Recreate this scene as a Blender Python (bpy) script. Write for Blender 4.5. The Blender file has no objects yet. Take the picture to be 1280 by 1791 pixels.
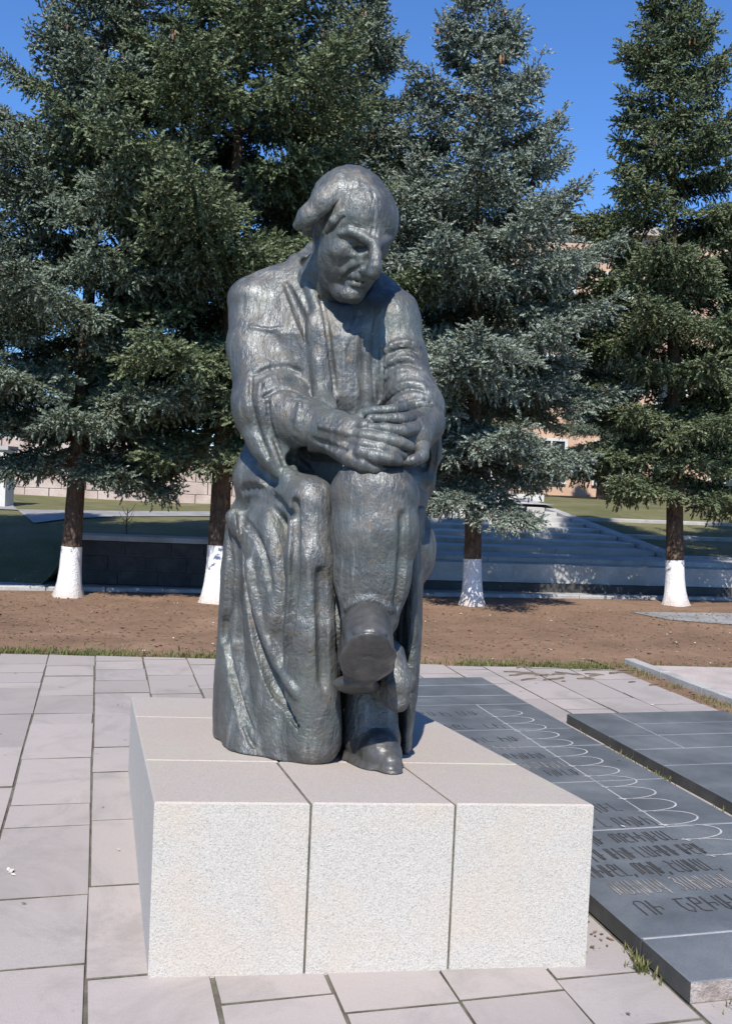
import bpy, math, random
import numpy as np
from mathutils import Vector, Matrix

random.seed(7)
rng = np.random.default_rng(7)
SC = bpy.context.scene
COL = SC.collection

# ------------------------------------------------------------------ camera
FPX = 1741.0                       # focal length in pixels of a 1280 x 1791 picture (35 mm on a 36 mm tall sensor)
EYE = 1.65
RHO, PIT = math.radians(2.5), math.radians(2.1)
cFw = np.array([0, math.cos(PIT), -math.sin(PIT)])
_U0 = np.array([0, math.sin(PIT), math.cos(PIT)]); _R0 = np.array([1.0, 0, 0])
cR = _R0 * math.cos(RHO) + _U0 * math.sin(RHO)
cU = -_R0 * math.sin(RHO) + _U0 * math.cos(RHO)
cC = np.array([0, 0, EYE])
cam_d = bpy.data.cameras.new('camera'); cam = bpy.data.objects.new('camera', cam_d); COL.objects.link(cam)
cam_d.sensor_fit = 'VERTICAL'; cam_d.sensor_height = 36.0; cam_d.lens = 36.0 * FPX / 1791.0
cam_d.clip_start = 0.05; cam_d.clip_end = 1500
cam.matrix_world = Matrix(((cR[0], cU[0], -cFw[0], 0), (cR[1], cU[1], -cFw[1], 0), (cR[2], cU[2], -cFw[2], EYE), (0, 0, 0, 1)))
SC.camera = cam

# ------------------------------------------------------------------ light
SUN_AZ, SUN_EL = math.radians(7), math.radians(47)      # high behind the camera
world = bpy.data.worlds.new('World'); SC.world = world; world.use_nodes = True
wn = world.node_tree; wn.nodes.clear()
sky = wn.nodes.new('ShaderNodeTexSky'); sky.sky_type = 'NISHITA'; sky.sun_disc = False
sky.sun_elevation = SUN_EL; sky.sun_rotation = math.pi + SUN_AZ
sky.altitude = 300; sky.air_density = 1.0; sky.dust_density = 0.0; sky.ozone_density = 5.0
bg = wn.nodes.new('ShaderNodeBackground'); bg.inputs['Strength'].default_value = 0.098
wo = wn.nodes.new('ShaderNodeOutputWorld')
tint = wn.nodes.new('ShaderNodeMix'); tint.data_type = 'RGBA'; tint.blend_type = 'MULTIPLY'; tint.inputs[0].default_value = 1.0
tint.inputs[7].default_value = (0.72, 1.02, 1.38, 1)            # thin dry mountain air: a deeper blue all over
wn.links.new(sky.outputs[0], tint.inputs[6]); wn.links.new(tint.outputs[2], bg.inputs[0]); wn.links.new(bg.outputs[0], wo.inputs[0])
sun_d = bpy.data.lights.new('sun', 'SUN'); sun_d.energy = 5.0; sun_d.angle = math.radians(0.5); sun_d.color = (1.0, 0.95, 0.88)
sun = bpy.data.objects.new('sun', sun_d); COL.objects.link(sun)
_sd = Vector((math.sin(SUN_AZ) * math.cos(SUN_EL), math.cos(SUN_AZ) * math.cos(SUN_EL), -math.sin(SUN_EL)))
sun.rotation_euler = _sd.to_track_quat('-Z', 'Y').to_euler(); sun.location = (-4, -8, 10)
SC.view_settings.view_transform = 'Standard'; SC.view_settings.look = 'None'
SC.view_settings.exposure = 0.42; SC.view_settings.gamma = 1.0; SC.view_settings.use_curve_mapping = False

# ------------------------------------------------------------------ helpers
def ray(px, py): return cFw * FPX + cR * (px - 640) - cU * (py - 895.5)
def at(px, py, Y):
    d = ray(px, py); return cC + d * (Y / d[1])
def gr(px, py, z=0.0):
    d = ray(px, py); return cC + d * ((z - EYE) / d[2])

def tag(o, label=None, cat=None, group=None, kind=None):
    if label: o['label'] = label
    if cat: o['category'] = cat
    if group: o['group'] = group
    if kind: o['kind'] = kind
    return o
def empty(name, loc, label=None, cat=None, group=None):
    o = bpy.data.objects.new(name, None); COL.objects.link(o); o.location = loc; o.empty_display_size = 0.2
    return tag(o, label, cat, group)
def link(name, me, mat=None, parent=None, loc=None):
    o = bpy.data.objects.new(name, me); COL.objects.link(o)
    if mat and not me.materials: me.materials.append(mat)
    if loc is not None: o.location = loc
    if parent is not None:
        o.parent = parent
        p = parent; off = Vector((0, 0, 0))
        while p is not None: off += p.location; p = p.parent
        if loc is None: o.location = -off          # mesh given in world coordinates
        else: o.location = Vector(loc) - off
    return o
def mesh_np(name, V, T, Q=None, smooth=False):
    me = bpy.data.meshes.new(name)
    V = np.asarray(V, np.float32)
    polys = []
    nT = 0 if T is None else len(T); nQ = 0 if Q is None else len(Q)
    me.vertices.add(len(V)); me.vertices.foreach_set('co', V.ravel())
    idx = []
    if nT: idx.append(np.asarray(T, np.int32).ravel())
    if nQ: idx.append(np.asarray(Q, np.int32).ravel())
    idx = np.concatenate(idx)
    me.loops.add(len(idx)); me.loops.foreach_set('vertex_index', idx)
    me.polygons.add(nT + nQ)
    st = np.concatenate([np.arange(nT) * 3, nT * 3 + np.arange(nQ) * 4]).astype(np.int32)
    me.polygons.foreach_set('loop_start', st)
    me.update(calc_edges=True); me.validate()
    if smooth: me.polygons.foreach_set('use_smooth', np.ones(len(me.polygons), bool))
    return me
def prism(poly, z0, z1, bev=0.0, chip=0.0, top_rise=0.0):
    """Convex polygon (n,2) in plan -> closed slab with a bevelled top edge. Returns verts, faces."""
    P = np.asarray(poly, float); n = len(P); c = P.mean(0)
    def inset(d):
        out = []
        for i in range(n):
            a, b, e = P[i - 1], P[i], P[(i + 1) % n]
            u = (b - a) / (np.linalg.norm(b - a) + 1e-9); v = (e - b) / (np.linalg.norm(e - b) + 1e-9)
            n1 = np.array([-u[1], u[0]]); n2 = np.array([-v[1], v[0]])
            m = n1 + n2; L = max(0.35, m @ n1); out.append(b + m * d / L)
        return np.array(out)
    V = [(x, y, z0) for x, y in P]
    if bev > 0:
        V += [(x, y, z1 - bev) for x, y in P]; I = inset(bev)
        V += [(x, y, z1) for x, y in I]; rings = 3
    else:
        V += [(x, y, z1) for x, y in P]; rings = 2
    Fc = []
    for r in range(rings - 1):
        for i in range(n):
            j = (i + 1) % n; Fc.append((r * n + i, r * n + j, (r + 1) * n + j, (r + 1) * n + i))
    Fc.append(tuple((rings - 1) * n + i for i in range(n)))
    Fc.append(tuple(reversed(range(n))))
    return V, Fc
class MB:
    def __init__(s): s.v = []; s.f = []
    def add(s, V, Fc):
        o = len(s.v); s.v += [tuple(map(float, v)) for v in V]; s.f += [tuple(i + o for i in f) for f in Fc]; return s
    def box(s, c, size, rz=0.0):
        x, y, z = [k / 2 for k in size]; ca, sa = math.cos(rz), math.sin(rz)
        V = []
        for dz in (-z, z):
            for dx, dy in ((-x, -y), (x, -y), (x, y), (-x, y)):
                V.append((c[0] + dx * ca - dy * sa, c[1] + dx * sa + dy * ca, c[2] + dz))
        return s.add(V, [(3, 2, 1, 0), (4, 5, 6, 7), (0, 1, 5, 4), (1, 2, 6, 5), (2, 3, 7, 6), (3, 0, 4, 7)])
    def prism(s, poly, z0, z1, bev=0.0): return s.add(*prism(poly, z0, z1, bev))
    def tube(s, pts, rad, n=8, cap=True):
        pts = [Vector(p) for p in pts]; m = len(pts)
        rad = rad if hasattr(rad, '__len__') else [rad] * m
        V = []; ref = Vector((0.13, 0.9, 0.2))
        for i, p in enumerate(pts):
            t = (pts[min(i + 1, m - 1)] - pts[max(i - 1, 0)]).normalized()
            a = t.cross(ref)
            if a.length < 1e-3: a = t.cross(Vector((1, 0, 0)))
            a.normalize(); b = t.cross(a)
            for k in range(n):
                q = p + (a * math.cos(2 * math.pi * k / n) + b * math.sin(2 * math.pi * k / n)) * rad[i]; V.append(q)
        Fc = [(i * n + k, i * n + (k + 1) % n, (i + 1) * n + (k + 1) % n, (i + 1) * n + k) for i in range(m - 1) for k in range(n)]
        if cap: Fc += [tuple(reversed(range(n))), tuple((m - 1) * n + k for k in range(n))]
        return s.add(V, Fc)
    def mesh(s, name, smooth=False):
        me = bpy.data.meshes.new(name); me.from_pydata(s.v, [], s.f); me.validate()
        if smooth: me.polygons.foreach_set('use_smooth', np.ones(len(me.polygons), bool))
        return me
    def build(s, name, mat, parent=None, smooth=False): return link(name, s.mesh(name, smooth), mat, parent)

# ------------------------------------------------------------------ materials
class NT:
    def __init__(s, name):
        s.m = bpy.data.materials.new(name); s.m.use_nodes = True; s.t = s.m.node_tree
        s.b = s.t.nodes['Principled BSDF']; s.out = s.t.nodes['Material Output']
    def n(s, typ, **kw):
        q = s.t.nodes.new(typ)
        for k, v in kw.items():
            if k.startswith('i_'):
                key = k[2:]; q.inputs[int(key) if key.isdigit() else key.replace('_', ' ')].default_value = v
            else: setattr(q, k, v)
        return q
    def l(s, a, b): s.t.links.new(a, b)
    def coord(s, kind='Object', scale=None):
        c = s.n('ShaderNodeTexCoord')
        if kind == 'World':
            g = s.n('ShaderNodeNewGeometry'); o = g.outputs['Position']
        else: o = c.outputs[kind]
        if scale:
            mp = s.n('ShaderNodeMapping'); mp.inputs['Scale'].default_value = scale; s.l(o, mp.inputs[0]); o = mp.outputs[0]
        return o
    def noise(s, co, scale, detail=4, rough=0.55, dist=0.0):
        q = s.n('ShaderNodeTexNoise'); q.inputs['Scale'].default_value = scale; q.inputs['Detail'].default_value = detail
        q.inputs['Roughness'].default_value = rough; q.inputs['Distortion'].default_value = dist
        if co is not None: s.l(co, q.inputs['Vector'])
        return q.outputs['Fac']
    def ramp(s, fac, stops, interp='LINEAR'):
        q = s.n('ShaderNodeValToRGB'); q.color_ramp.interpolation = interp; e = q.color_ramp.elements
        while len(e) < len(stops): e.new(0.5)
        for k, (p, c) in enumerate(stops):
            e[k].position = p; e[k].color = (*c, 1) if hasattr(c, '__len__') else (c, c, c, 1)
        s.l(fac, q.inputs[0]); return q.outputs[0]
    def mix(s, fac, a, b, mode='MIX'):
        q = s.n('ShaderNodeMix'); q.data_type = 'RGBA'; q.blend_type = mode
        if hasattr(fac, 'links'): s.l(fac, q.inputs[0])
        else: q.inputs[0].default_value = fac
        for sock, v in ((q.inputs[6], a), (q.inputs[7], b)):
            if hasattr(v, 'links'): s.l(v, sock)
            else: sock.default_value = (*v, 1)
        return q.outputs[2]
    def math(s, op, a, b=0.0):
        q = s.n('ShaderNodeMath', operation=op)
        for sock, v in ((q.inputs[0], a), (q.inputs[1], b)):
            if hasattr(v, 'links'): s.l(v, sock)
            else: sock.default_value = v
        return q.outputs[0]
    def bump(s, h, strength=0.3, dist=0.01, normal=None):
        q = s.n('ShaderNodeBump'); q.inputs['Strength'].default_value = strength; q.inputs['Distance'].default_value = dist
        s.l(h, q.inputs['Height'])
        if normal is not None: s.l(normal, q.inputs['Normal'])
        return q.outputs[0]
    def done(s, color=None, rough=0.8, metal=0.0, normal=None, spec=None):
        for key, v in (('Base Color', color), ('Roughness', rough), ('Metallic', metal), ('Normal', normal), ('Specular IOR Level', spec)):
            if v is None: continue
            if hasattr(v, 'links'): s.l(v, s.b.inputs[key])
            elif key == 'Base Color': s.b.inputs[key].default_value = (*v, 1)
            else: s.b.inputs[key].default_value = v
        return s.m
M = {}

def mat_bronze():
    t = NT('patinated_bronze'); co = t.coord('World')
    stretch = t.coord('World', (60, 60, 16))
    n1 = t.noise(co, 5.5, 5, 0.6, 0.6); n2 = t.noise(co, 19, 5, 0.65, 0.3); n3 = t.noise(co, 70, 4, 0.6)
    base = t.ramp(n1, [(0.28, (0.055, 0.059, 0.060)), (0.45, (0.098, 0.102, 0.102)), (0.60, (0.138, 0.142, 0.138)), (0.8, (0.21, 0.212, 0.20))])
    br = t.ramp(n2, [(0.50, 0.0), (0.72, 1.0)])
    col = t.mix(t.math('MULTIPLY', br, 0.60), base, (0.145, 0.112, 0.074))
    gn = t.noise(co, 3.1, 4, 0.6, 0.8)
    col = t.mix(t.math('MULTIPLY', t.ramp(gn, [(0.46, 0.0), (0.68, 1.0)]), 0.50), col, (0.135, 0.170, 0.155))
    streak = t.noise(t.coord('World', (22, 22, 2.2)), 1.0, 4, 0.6)
    col = t.mix(t.math('MULTIPLY', t.ramp(streak, [(0.56, 0.0), (0.70, 1.0)]), 0.50), col, (0.30, 0.315, 0.30))
    col = t.mix(t.ramp(n3, [(0.3, 0.30), (0.55, 0.0)]), col, (0.06, 0.068, 0.07))
    ro = t.ramp(n2, [(0.3, 0.34), (0.7, 0.62)])
    tool = t.noise(stretch, 1.0, 3, 0.6, 0.5)
    wr = t.noise(co, 30, 3, 0.6, 1.2)
    zz = t.n('ShaderNodeSeparateXYZ'); t.l(co, zz.inputs[0])
    low = t.ramp(t.math('MULTIPLY', zz.outputs[2], 0.4), [(0.46, 1.0), (0.60, 0.20)])        # the skirt is hammered, the upper part smoother
    area = t.math('MULTIPLY', t.ramp(t.noise(co, 2.3, 2, 0.5), [(0.38, 0.3), (0.62, 1.0)]), low)
    h = t.math('ADD', t.math('MULTIPLY', tool, 0.5), t.math('ADD', t.math('MULTIPLY', t.math('MULTIPLY', wr, area), 0.9), t.math('MULTIPLY', n3, 0.2)))
    nm = t.bump(h, 0.62, 0.020)
    return t.done(col, ro, 0.40, nm)
def mat_granite(name, rough_face, tint=(1, 1, 1)):
    t = NT(name); co = t.coord('World')
    v = t.n('ShaderNodeTexVoronoi'); v.inputs['Scale'].default_value = 330; t.l(co, v.inputs['Vector'])
    sp = t.n('ShaderNodeSeparateColor'); t.l(v.outputs['Color'], sp.inputs[0])
    k = np.array(tint)
    if rough_face: st = [(0.0, (0.27, 0.25, 0.22)), (0.12, (0.38, 0.36, 0.32)), (0.5, (0.455, 0.432, 0.39)), (0.85, (0.50, 0.475, 0.43))]
    else: st = [(0.0, (0.29, 0.25, 0.225)), (0.14, (0.375, 0.325, 0.29)), (0.6, (0.41, 0.358, 0.32)), (0.9, (0.45, 0.40, 0.36))]
    c = t.ramp(sp.outputs[0], [(p, tuple(np.array(q) * k)) for p, q in st])
    n1 = t.noise(co, 3.2, 5, 0.6, 0.4); n2 = t.noise(co, 11, 5, 0.65); n3 = t.noise(co, 120, 2, 0.5)
    c = t.mix(t.math('MULTIPLY', t.ramp(n1, [(0.47, 0.0), (0.66, 1.0)]), 0.30), c, (0.50, 0.395, 0.29) if rough_face else (0.40, 0.335, 0.275))
    c = t.mix(t.math('MULTIPLY', t.ramp(n2, [(0.56, 0.0), (0.75, 1.0)]), 0.22), c, (0.33, 0.34, 0.32))
    drip = t.noise(t.coord('World', (9, 9, 0.7)), 1.0, 5, 0.65, 0.3)
    c = t.mix(t.math('MULTIPLY', t.ramp(drip, [(0.54, 0.0), (0.70, 1.0)]), 0.22 if rough_face else 0.0), c, (0.40, 0.38, 0.33))
    if not rough_face:
        mo = t.noise(co, 2.1, 6, 0.7, 0.8); c = t.mix(t.ramp(mo, [(0.50, 0.0), (0.66, 0.5)]), c, (0.40, 0.39, 0.30))
    h = t.math('ADD', t.math('MULTIPLY', n3, 1.0), t.math('MULTIPLY', sp.outputs[1], 0.5))
    nm = t.bump(h, 0.38 if rough_face else 0.25, 0.006)
    return t.done(c, 0.75, 0.0, nm)
def mat_paver():
    t = NT('paver_stone'); co = t.coord('World'); oi = t.n('ShaderNodeObjectInfo')
    base = t.ramp(oi.outputs['Random'], [(0.0, (0.295, 0.262, 0.243)), (0.35, (0.365, 0.32, 0.296)), (0.65, (0.395, 0.345, 0.318)), (1.0, (0.335, 0.302, 0.284))])
    n1 = t.noise(co, 4.5, 6, 0.65, 0.5); n2 = t.noise(co, 30, 5, 0.7); n3 = t.noise(co, 220, 2, 0.5)
    c = t.mix(t.ramp(n1, [(0.40, 0.0), (0.72, 0.45)]), base, (0.33, 0.30, 0.285))
    c = t.mix(t.ramp(n2, [(0.60, 0.0), (0.75, 0.40)]), c, (0.25, 0.22, 0.20))
    c = t.mix(t.ramp(n3, [(0.3, 0.28), (0.55, 0.0), ]), c, (0.24, 0.21, 0.20))
    blot = t.noise(co, 1.7, 5, 0.7, 1.0)
    c = t.mix(t.ramp(blot, [(0.48, 0.0), (0.64, 0.5)]), c, (0.225, 0.205, 0.19))
    spots = t.noise(co, 9, 2, 0.4)
    c = t.mix(t.ramp(spots, [(0.73, 0.0), (0.77, 0.6)]), c, (0.14, 0.12, 0.11))
    nm = t.bump(t.math('ADD', t.math('MULTIPLY', n2, 0.8), t.math('MULTIPLY', n3, 0.6)), 0.3, 0.008)
    return t.done(c, 0.8, 0.0, nm)
def mat_simple(name, cols, scale=6, rough=0.85, bump=0.3, bscale=60, metal=0.0, bdist=0.01, coordk='World', spec=None, detail=6, lo=0.33, hi=0.67):
    t = NT(name); co = t.coord(coordk); n1 = t.noise(co, scale, detail, 0.62, 0.3); n2 = t.noise(co, bscale, 4, 0.6)
    k = len(cols)
    c = t.ramp(n1, [(lo + (hi - lo) * i / max(1, k - 1), cols[i]) for i in range(k)])
    c = t.mix(t.ramp(n2, [(0.3, 0.3), (0.6, 0.0)]), c, tuple(0.55 * x for x in cols[0]))
    return t.done(c, rough, metal, t.bump(n2, bump, bdist), spec)
def mat_soil():
    t = NT('needle_soil'); co = t.coord('World')
    n1 = t.noise(co, 0.9, 6, 0.65, 0.6); n2 = t.noise(t.coord('World', (6, 22, 6)), 1.0, 5, 0.7); n3 = t.noise(co, 90, 3, 0.6)
    c = t.ramp(n1, [(0.32, (0.185, 0.112, 0.074)), (0.48, (0.255, 0.155, 0.102)), (0.62, (0.31, 0.192, 0.128)), (0.78, (0.37, 0.255, 0.18))])
    c = t.mix(t.ramp(n2, [(0.47, 0.0), (0.68, 0.55)]), c, (0.145, 0.13, 0.065))
    c = t.mix(t.ramp(n3, [(0.35, 0.45), (0.55, 0.0)]), c, (0.09, 0.06, 0.045))
    c = t.mix(t.ramp(n3, [(0.66, 0.0), (0.75, 0.6)]), c, (0.36, 0.27, 0.21))
    return t.done(c, 0.95, 0.0, t.bump(t.math('ADD', n3, n2), 0.6, 0.03), 0.2)
def mat_grassy(name, a, b, c2):
    t = NT(name); co = t.coord('World'); n1 = t.noise(co, 0.8, 6, 0.65, 0.5); n2 = t.noise(co, 12, 5, 0.7); n3 = t.noise(co, 70, 3, 0.6)
    c = t.ramp(n1, [(0.35, a), (0.52, b), (0.68, c2)])
    c = t.mix(t.ramp(n2, [(0.45, 0.0), (0.7, 0.5)]), c, (0.20, 0.155, 0.09))
    c = t.mix(t.ramp(n3, [(0.35, 0.5), (0.6, 0.0)]), c, tuple(0.5 * x for x in a))
    return t.done(c, 0.95, 0.0, t.bump(n3, 0.6, 0.03), 0.2)
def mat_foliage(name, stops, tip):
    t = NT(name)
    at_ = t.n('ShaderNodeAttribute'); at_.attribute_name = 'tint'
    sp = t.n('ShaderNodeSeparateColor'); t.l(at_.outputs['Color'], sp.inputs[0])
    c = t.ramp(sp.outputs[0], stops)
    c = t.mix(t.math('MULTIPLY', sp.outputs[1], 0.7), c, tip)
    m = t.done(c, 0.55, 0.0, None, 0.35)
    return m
def mat_bark():
    t = NT('spruce_bark'); co = t.coord('World', (14, 14, 5)); n1 = t.noise(co, 1.0, 6, 0.7, 1.0)
    v = t.n('ShaderNodeTexVoronoi'); v.inputs['Scale'].default_value = 2.2; t.l(co, v.inputs['Vector'])
    c = t.ramp(n1, [(0.3, (0.045, 0.032, 0.025)), (0.5, (0.115, 0.078, 0.055)), (0.7, (0.19, 0.13, 0.09))])
    o = t.noise(t.coord('World'), 9, 4, 0.6)
    c = t.mix(t.ramp(o, [(0.62, 0.0), (0.7, 0.7)]), c, (0.36, 0.20, 0.06))
    return t.done(c, 0.95, 0, t.bump(t.math('ADD', n1, v.outputs[0]), 0.9, 0.03), 0.2)
def mat_white():
    t = NT('whitewash'); co = t.coord('World'); zz = t.n('ShaderNodeSeparateXYZ'); t.l(co, zz.inputs[0]); n1 = t.noise(t.coord('World', (30, 30, 9)), 1.0, 6, 0.7); n2 = t.noise(co, 45, 4, 0.6)
    c = t.ramp(n1, [(0.25, (0.36, 0.33, 0.30)), (0.36, (0.74, 0.73, 0.70)), (0.6, (0.84, 0.83, 0.81))])
    sp_ = t.math('MULTIPLY', t.ramp(t.math('ADD', zz.outputs[2], t.math('MULTIPLY', n2, 0.22)), [(0.10, 1.0), (0.28, 0.0)]), 0.6)      # soil splashed on the foot
    c = t.mix(sp_, c, (0.36, 0.25, 0.18))
    return t.done(c, 0.9, 0, t.bump(t.math('ADD', n1, n2), 0.8, 0.02), 0.2)

M['bronze'] = mat_bronze()
M['boot'] = mat_simple('dark_bronze_boot', [(0.060, 0.060, 0.058), (0.095, 0.094, 0.09), (0.13, 0.127, 0.12)], 12, 0.40, 0.35, 45, 0.35, bdist=0.012)
M['granite'] = mat_granite('granite_hammered', True)
M['granite_top'] = mat_granite('granite_flamed', False)
M['paver'] = mat_paver()
M['grout'] = mat_simple('joint_dirt', [(0.07, 0.06, 0.05), (0.12, 0.11, 0.08), (0.17, 0.16, 0.13)], 9, 0.95, 0.5, 90)
M['basalt'] = mat_simple('dark_basalt', [(0.092, 0.103, 0.115), (0.128, 0.142, 0.156), (0.175, 0.188, 0.20)], 2.4, 0.38, 0.08, 130, bdist=0.003)
M['basalt_side'] = mat_simple('sawn_basalt_edge', [(0.04, 0.041, 0.038), (0.055, 0.055, 0.052), (0.075, 0.074, 0.068)], 7, 0.85, 0.15, 90, bdist=0.004)
M['broken'] = mat_simple('broken_stone_edge', [(0.20, 0.16, 0.14), (0.32, 0.27, 0.24), (0.42, 0.37, 0.34)], 14, 0.9, 0.8, 40, bdist=0.02)
M['mortar'] = mat_simple('pale_mortar', [(0.26, 0.26, 0.27), (0.36, 0.36, 0.36), (0.45, 0.44, 0.43)], 8, 0.9, 0.4, 90)
M['inlay'] = mat_simple('cut_inlay', [(0.30, 0.31, 0.31), (0.42, 0.42, 0.41), (0.52, 0.51, 0.49)], 14, 0.8, 0.3, 120)
M['letter'] = mat_simple('engraved_letter', [(0.028, 0.029, 0.031), (0.040, 0.039, 0.040), (0.07, 0.062, 0.056)], 14, 0.9, 0.2, 120)
M['letter_pale'] = mat_simple('worn_letter', [(0.14, 0.13, 0.125), (0.22, 0.205, 0.195), (0.32, 0.30, 0.28)], 14, 0.9, 0.2, 120)
M['sidepave'] = mat_simple('side_paving', [(0.35, 0.30, 0.275), (0.43, 0.37, 0.34), (0.48, 0.42, 0.385)], 2.0, 0.85, 0.3, 40)
M['soil'] = mat_soil()
M['grass'] = mat_grassy('thin_turf', (0.11, 0.115, 0.045), (0.17, 0.165, 0.075), (0.25, 0.21, 0.12))
M['asphalt'] = mat_simple('worn_asphalt', [(0.20, 0.195, 0.19), (0.26, 0.255, 0.25), (0.32, 0.31, 0.30)], 2.5, 0.9, 0.3, 60)
M['concrete'] = mat_simple('pale_concrete', [(0.27, 0.265, 0.255), (0.36, 0.35, 0.335), (0.44, 0.43, 0.41)], 3, 0.85, 0.3, 50)
M['stepstone'] = mat_simple('weathered_step_stone', [(0.34, 0.33, 0.315), (0.44, 0.43, 0.41), (0.52, 0.505, 0.48)], 2.2, 0.85, 0.3, 50)
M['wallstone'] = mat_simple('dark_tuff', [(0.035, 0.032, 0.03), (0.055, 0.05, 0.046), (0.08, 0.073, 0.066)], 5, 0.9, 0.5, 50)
M['shadestep'] = mat_simple('dark_shaded_step_stone', [(0.04, 0.038, 0.036), (0.062, 0.059, 0.056), (0.09, 0.086, 0.08)], 2.2, 0.85, 0.4, 40)  # dark step stone with the shade of the spruces put into its colour
M['pink'] = mat_simple('pink_tuff', [(0.42, 0.27, 0.19), (0.50, 0.335, 0.24), (0.56, 0.40, 0.30)], 0.6, 0.9, 0.3, 14)
M['pinkwall'] = mat_simple('pink_grey_tuff', [(0.33, 0.26, 0.23), (0.42, 0.345, 0.31), (0.50, 0.43, 0.39)], 1.6, 0.9, 0.4, 22)
M['glassdark'] = mat_simple('window_glass', [(0.02, 0.025, 0.03), (0.03, 0.035, 0.04)], 2, 0.15, 0.02, 20)
M['frame'] = mat_simple('painted_frame', [(0.5, 0.5, 0.48), (0.6, 0.6, 0.58)], 4, 0.6, 0.1, 40)
M['red'] = mat_simple('red_paint', [(0.36, 0.035, 0.02), (0.46, 0.05, 0.03)], 3, 0.4, 0.05, 40)
M['iron'] = mat_simple('dark_iron', [(0.03, 0.03, 0.032), (0.05, 0.05, 0.05)], 6, 0.6, 0.2, 60)
M['bark'] = mat_bark(); M['white'] = mat_white()
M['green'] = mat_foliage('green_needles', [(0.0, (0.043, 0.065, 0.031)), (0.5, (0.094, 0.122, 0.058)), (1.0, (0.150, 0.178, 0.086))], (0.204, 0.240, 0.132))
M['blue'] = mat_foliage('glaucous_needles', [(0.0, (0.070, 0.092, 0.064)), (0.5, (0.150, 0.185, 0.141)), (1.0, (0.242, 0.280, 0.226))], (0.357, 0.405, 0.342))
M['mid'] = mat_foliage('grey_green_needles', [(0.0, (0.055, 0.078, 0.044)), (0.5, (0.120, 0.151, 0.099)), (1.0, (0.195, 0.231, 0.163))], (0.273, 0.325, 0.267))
M['cone'] = mat_simple('spruce_cone', [(0.16, 0.085, 0.04), (0.26, 0.14, 0.07), (0.34, 0.20, 0.11)], 30, 0.8, 0.4, 200)
M['blade'] = mat_simple('grass_blades', [(0.06, 0.085, 0.02), (0.11, 0.12, 0.035), (0.20, 0.17, 0.07)], 14, 0.8, 0.0, 50)
M['litter'] = mat_simple('pale_litter', [(0.45, 0.42, 0.36), (0.62, 0.6, 0.55)], 20, 0.9, 0.1, 60)
M['leaf'] = mat_simple('dead_leaf', [(0.12, 0.085, 0.045), (0.22, 0.15, 0.08)], 20, 0.9, 0.1, 60)
M['twig'] = mat_simple('dry_twig', [(0.10, 0.075, 0.05), (0.17, 0.13, 0.09)], 20, 0.9, 0.2, 60)
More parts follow.
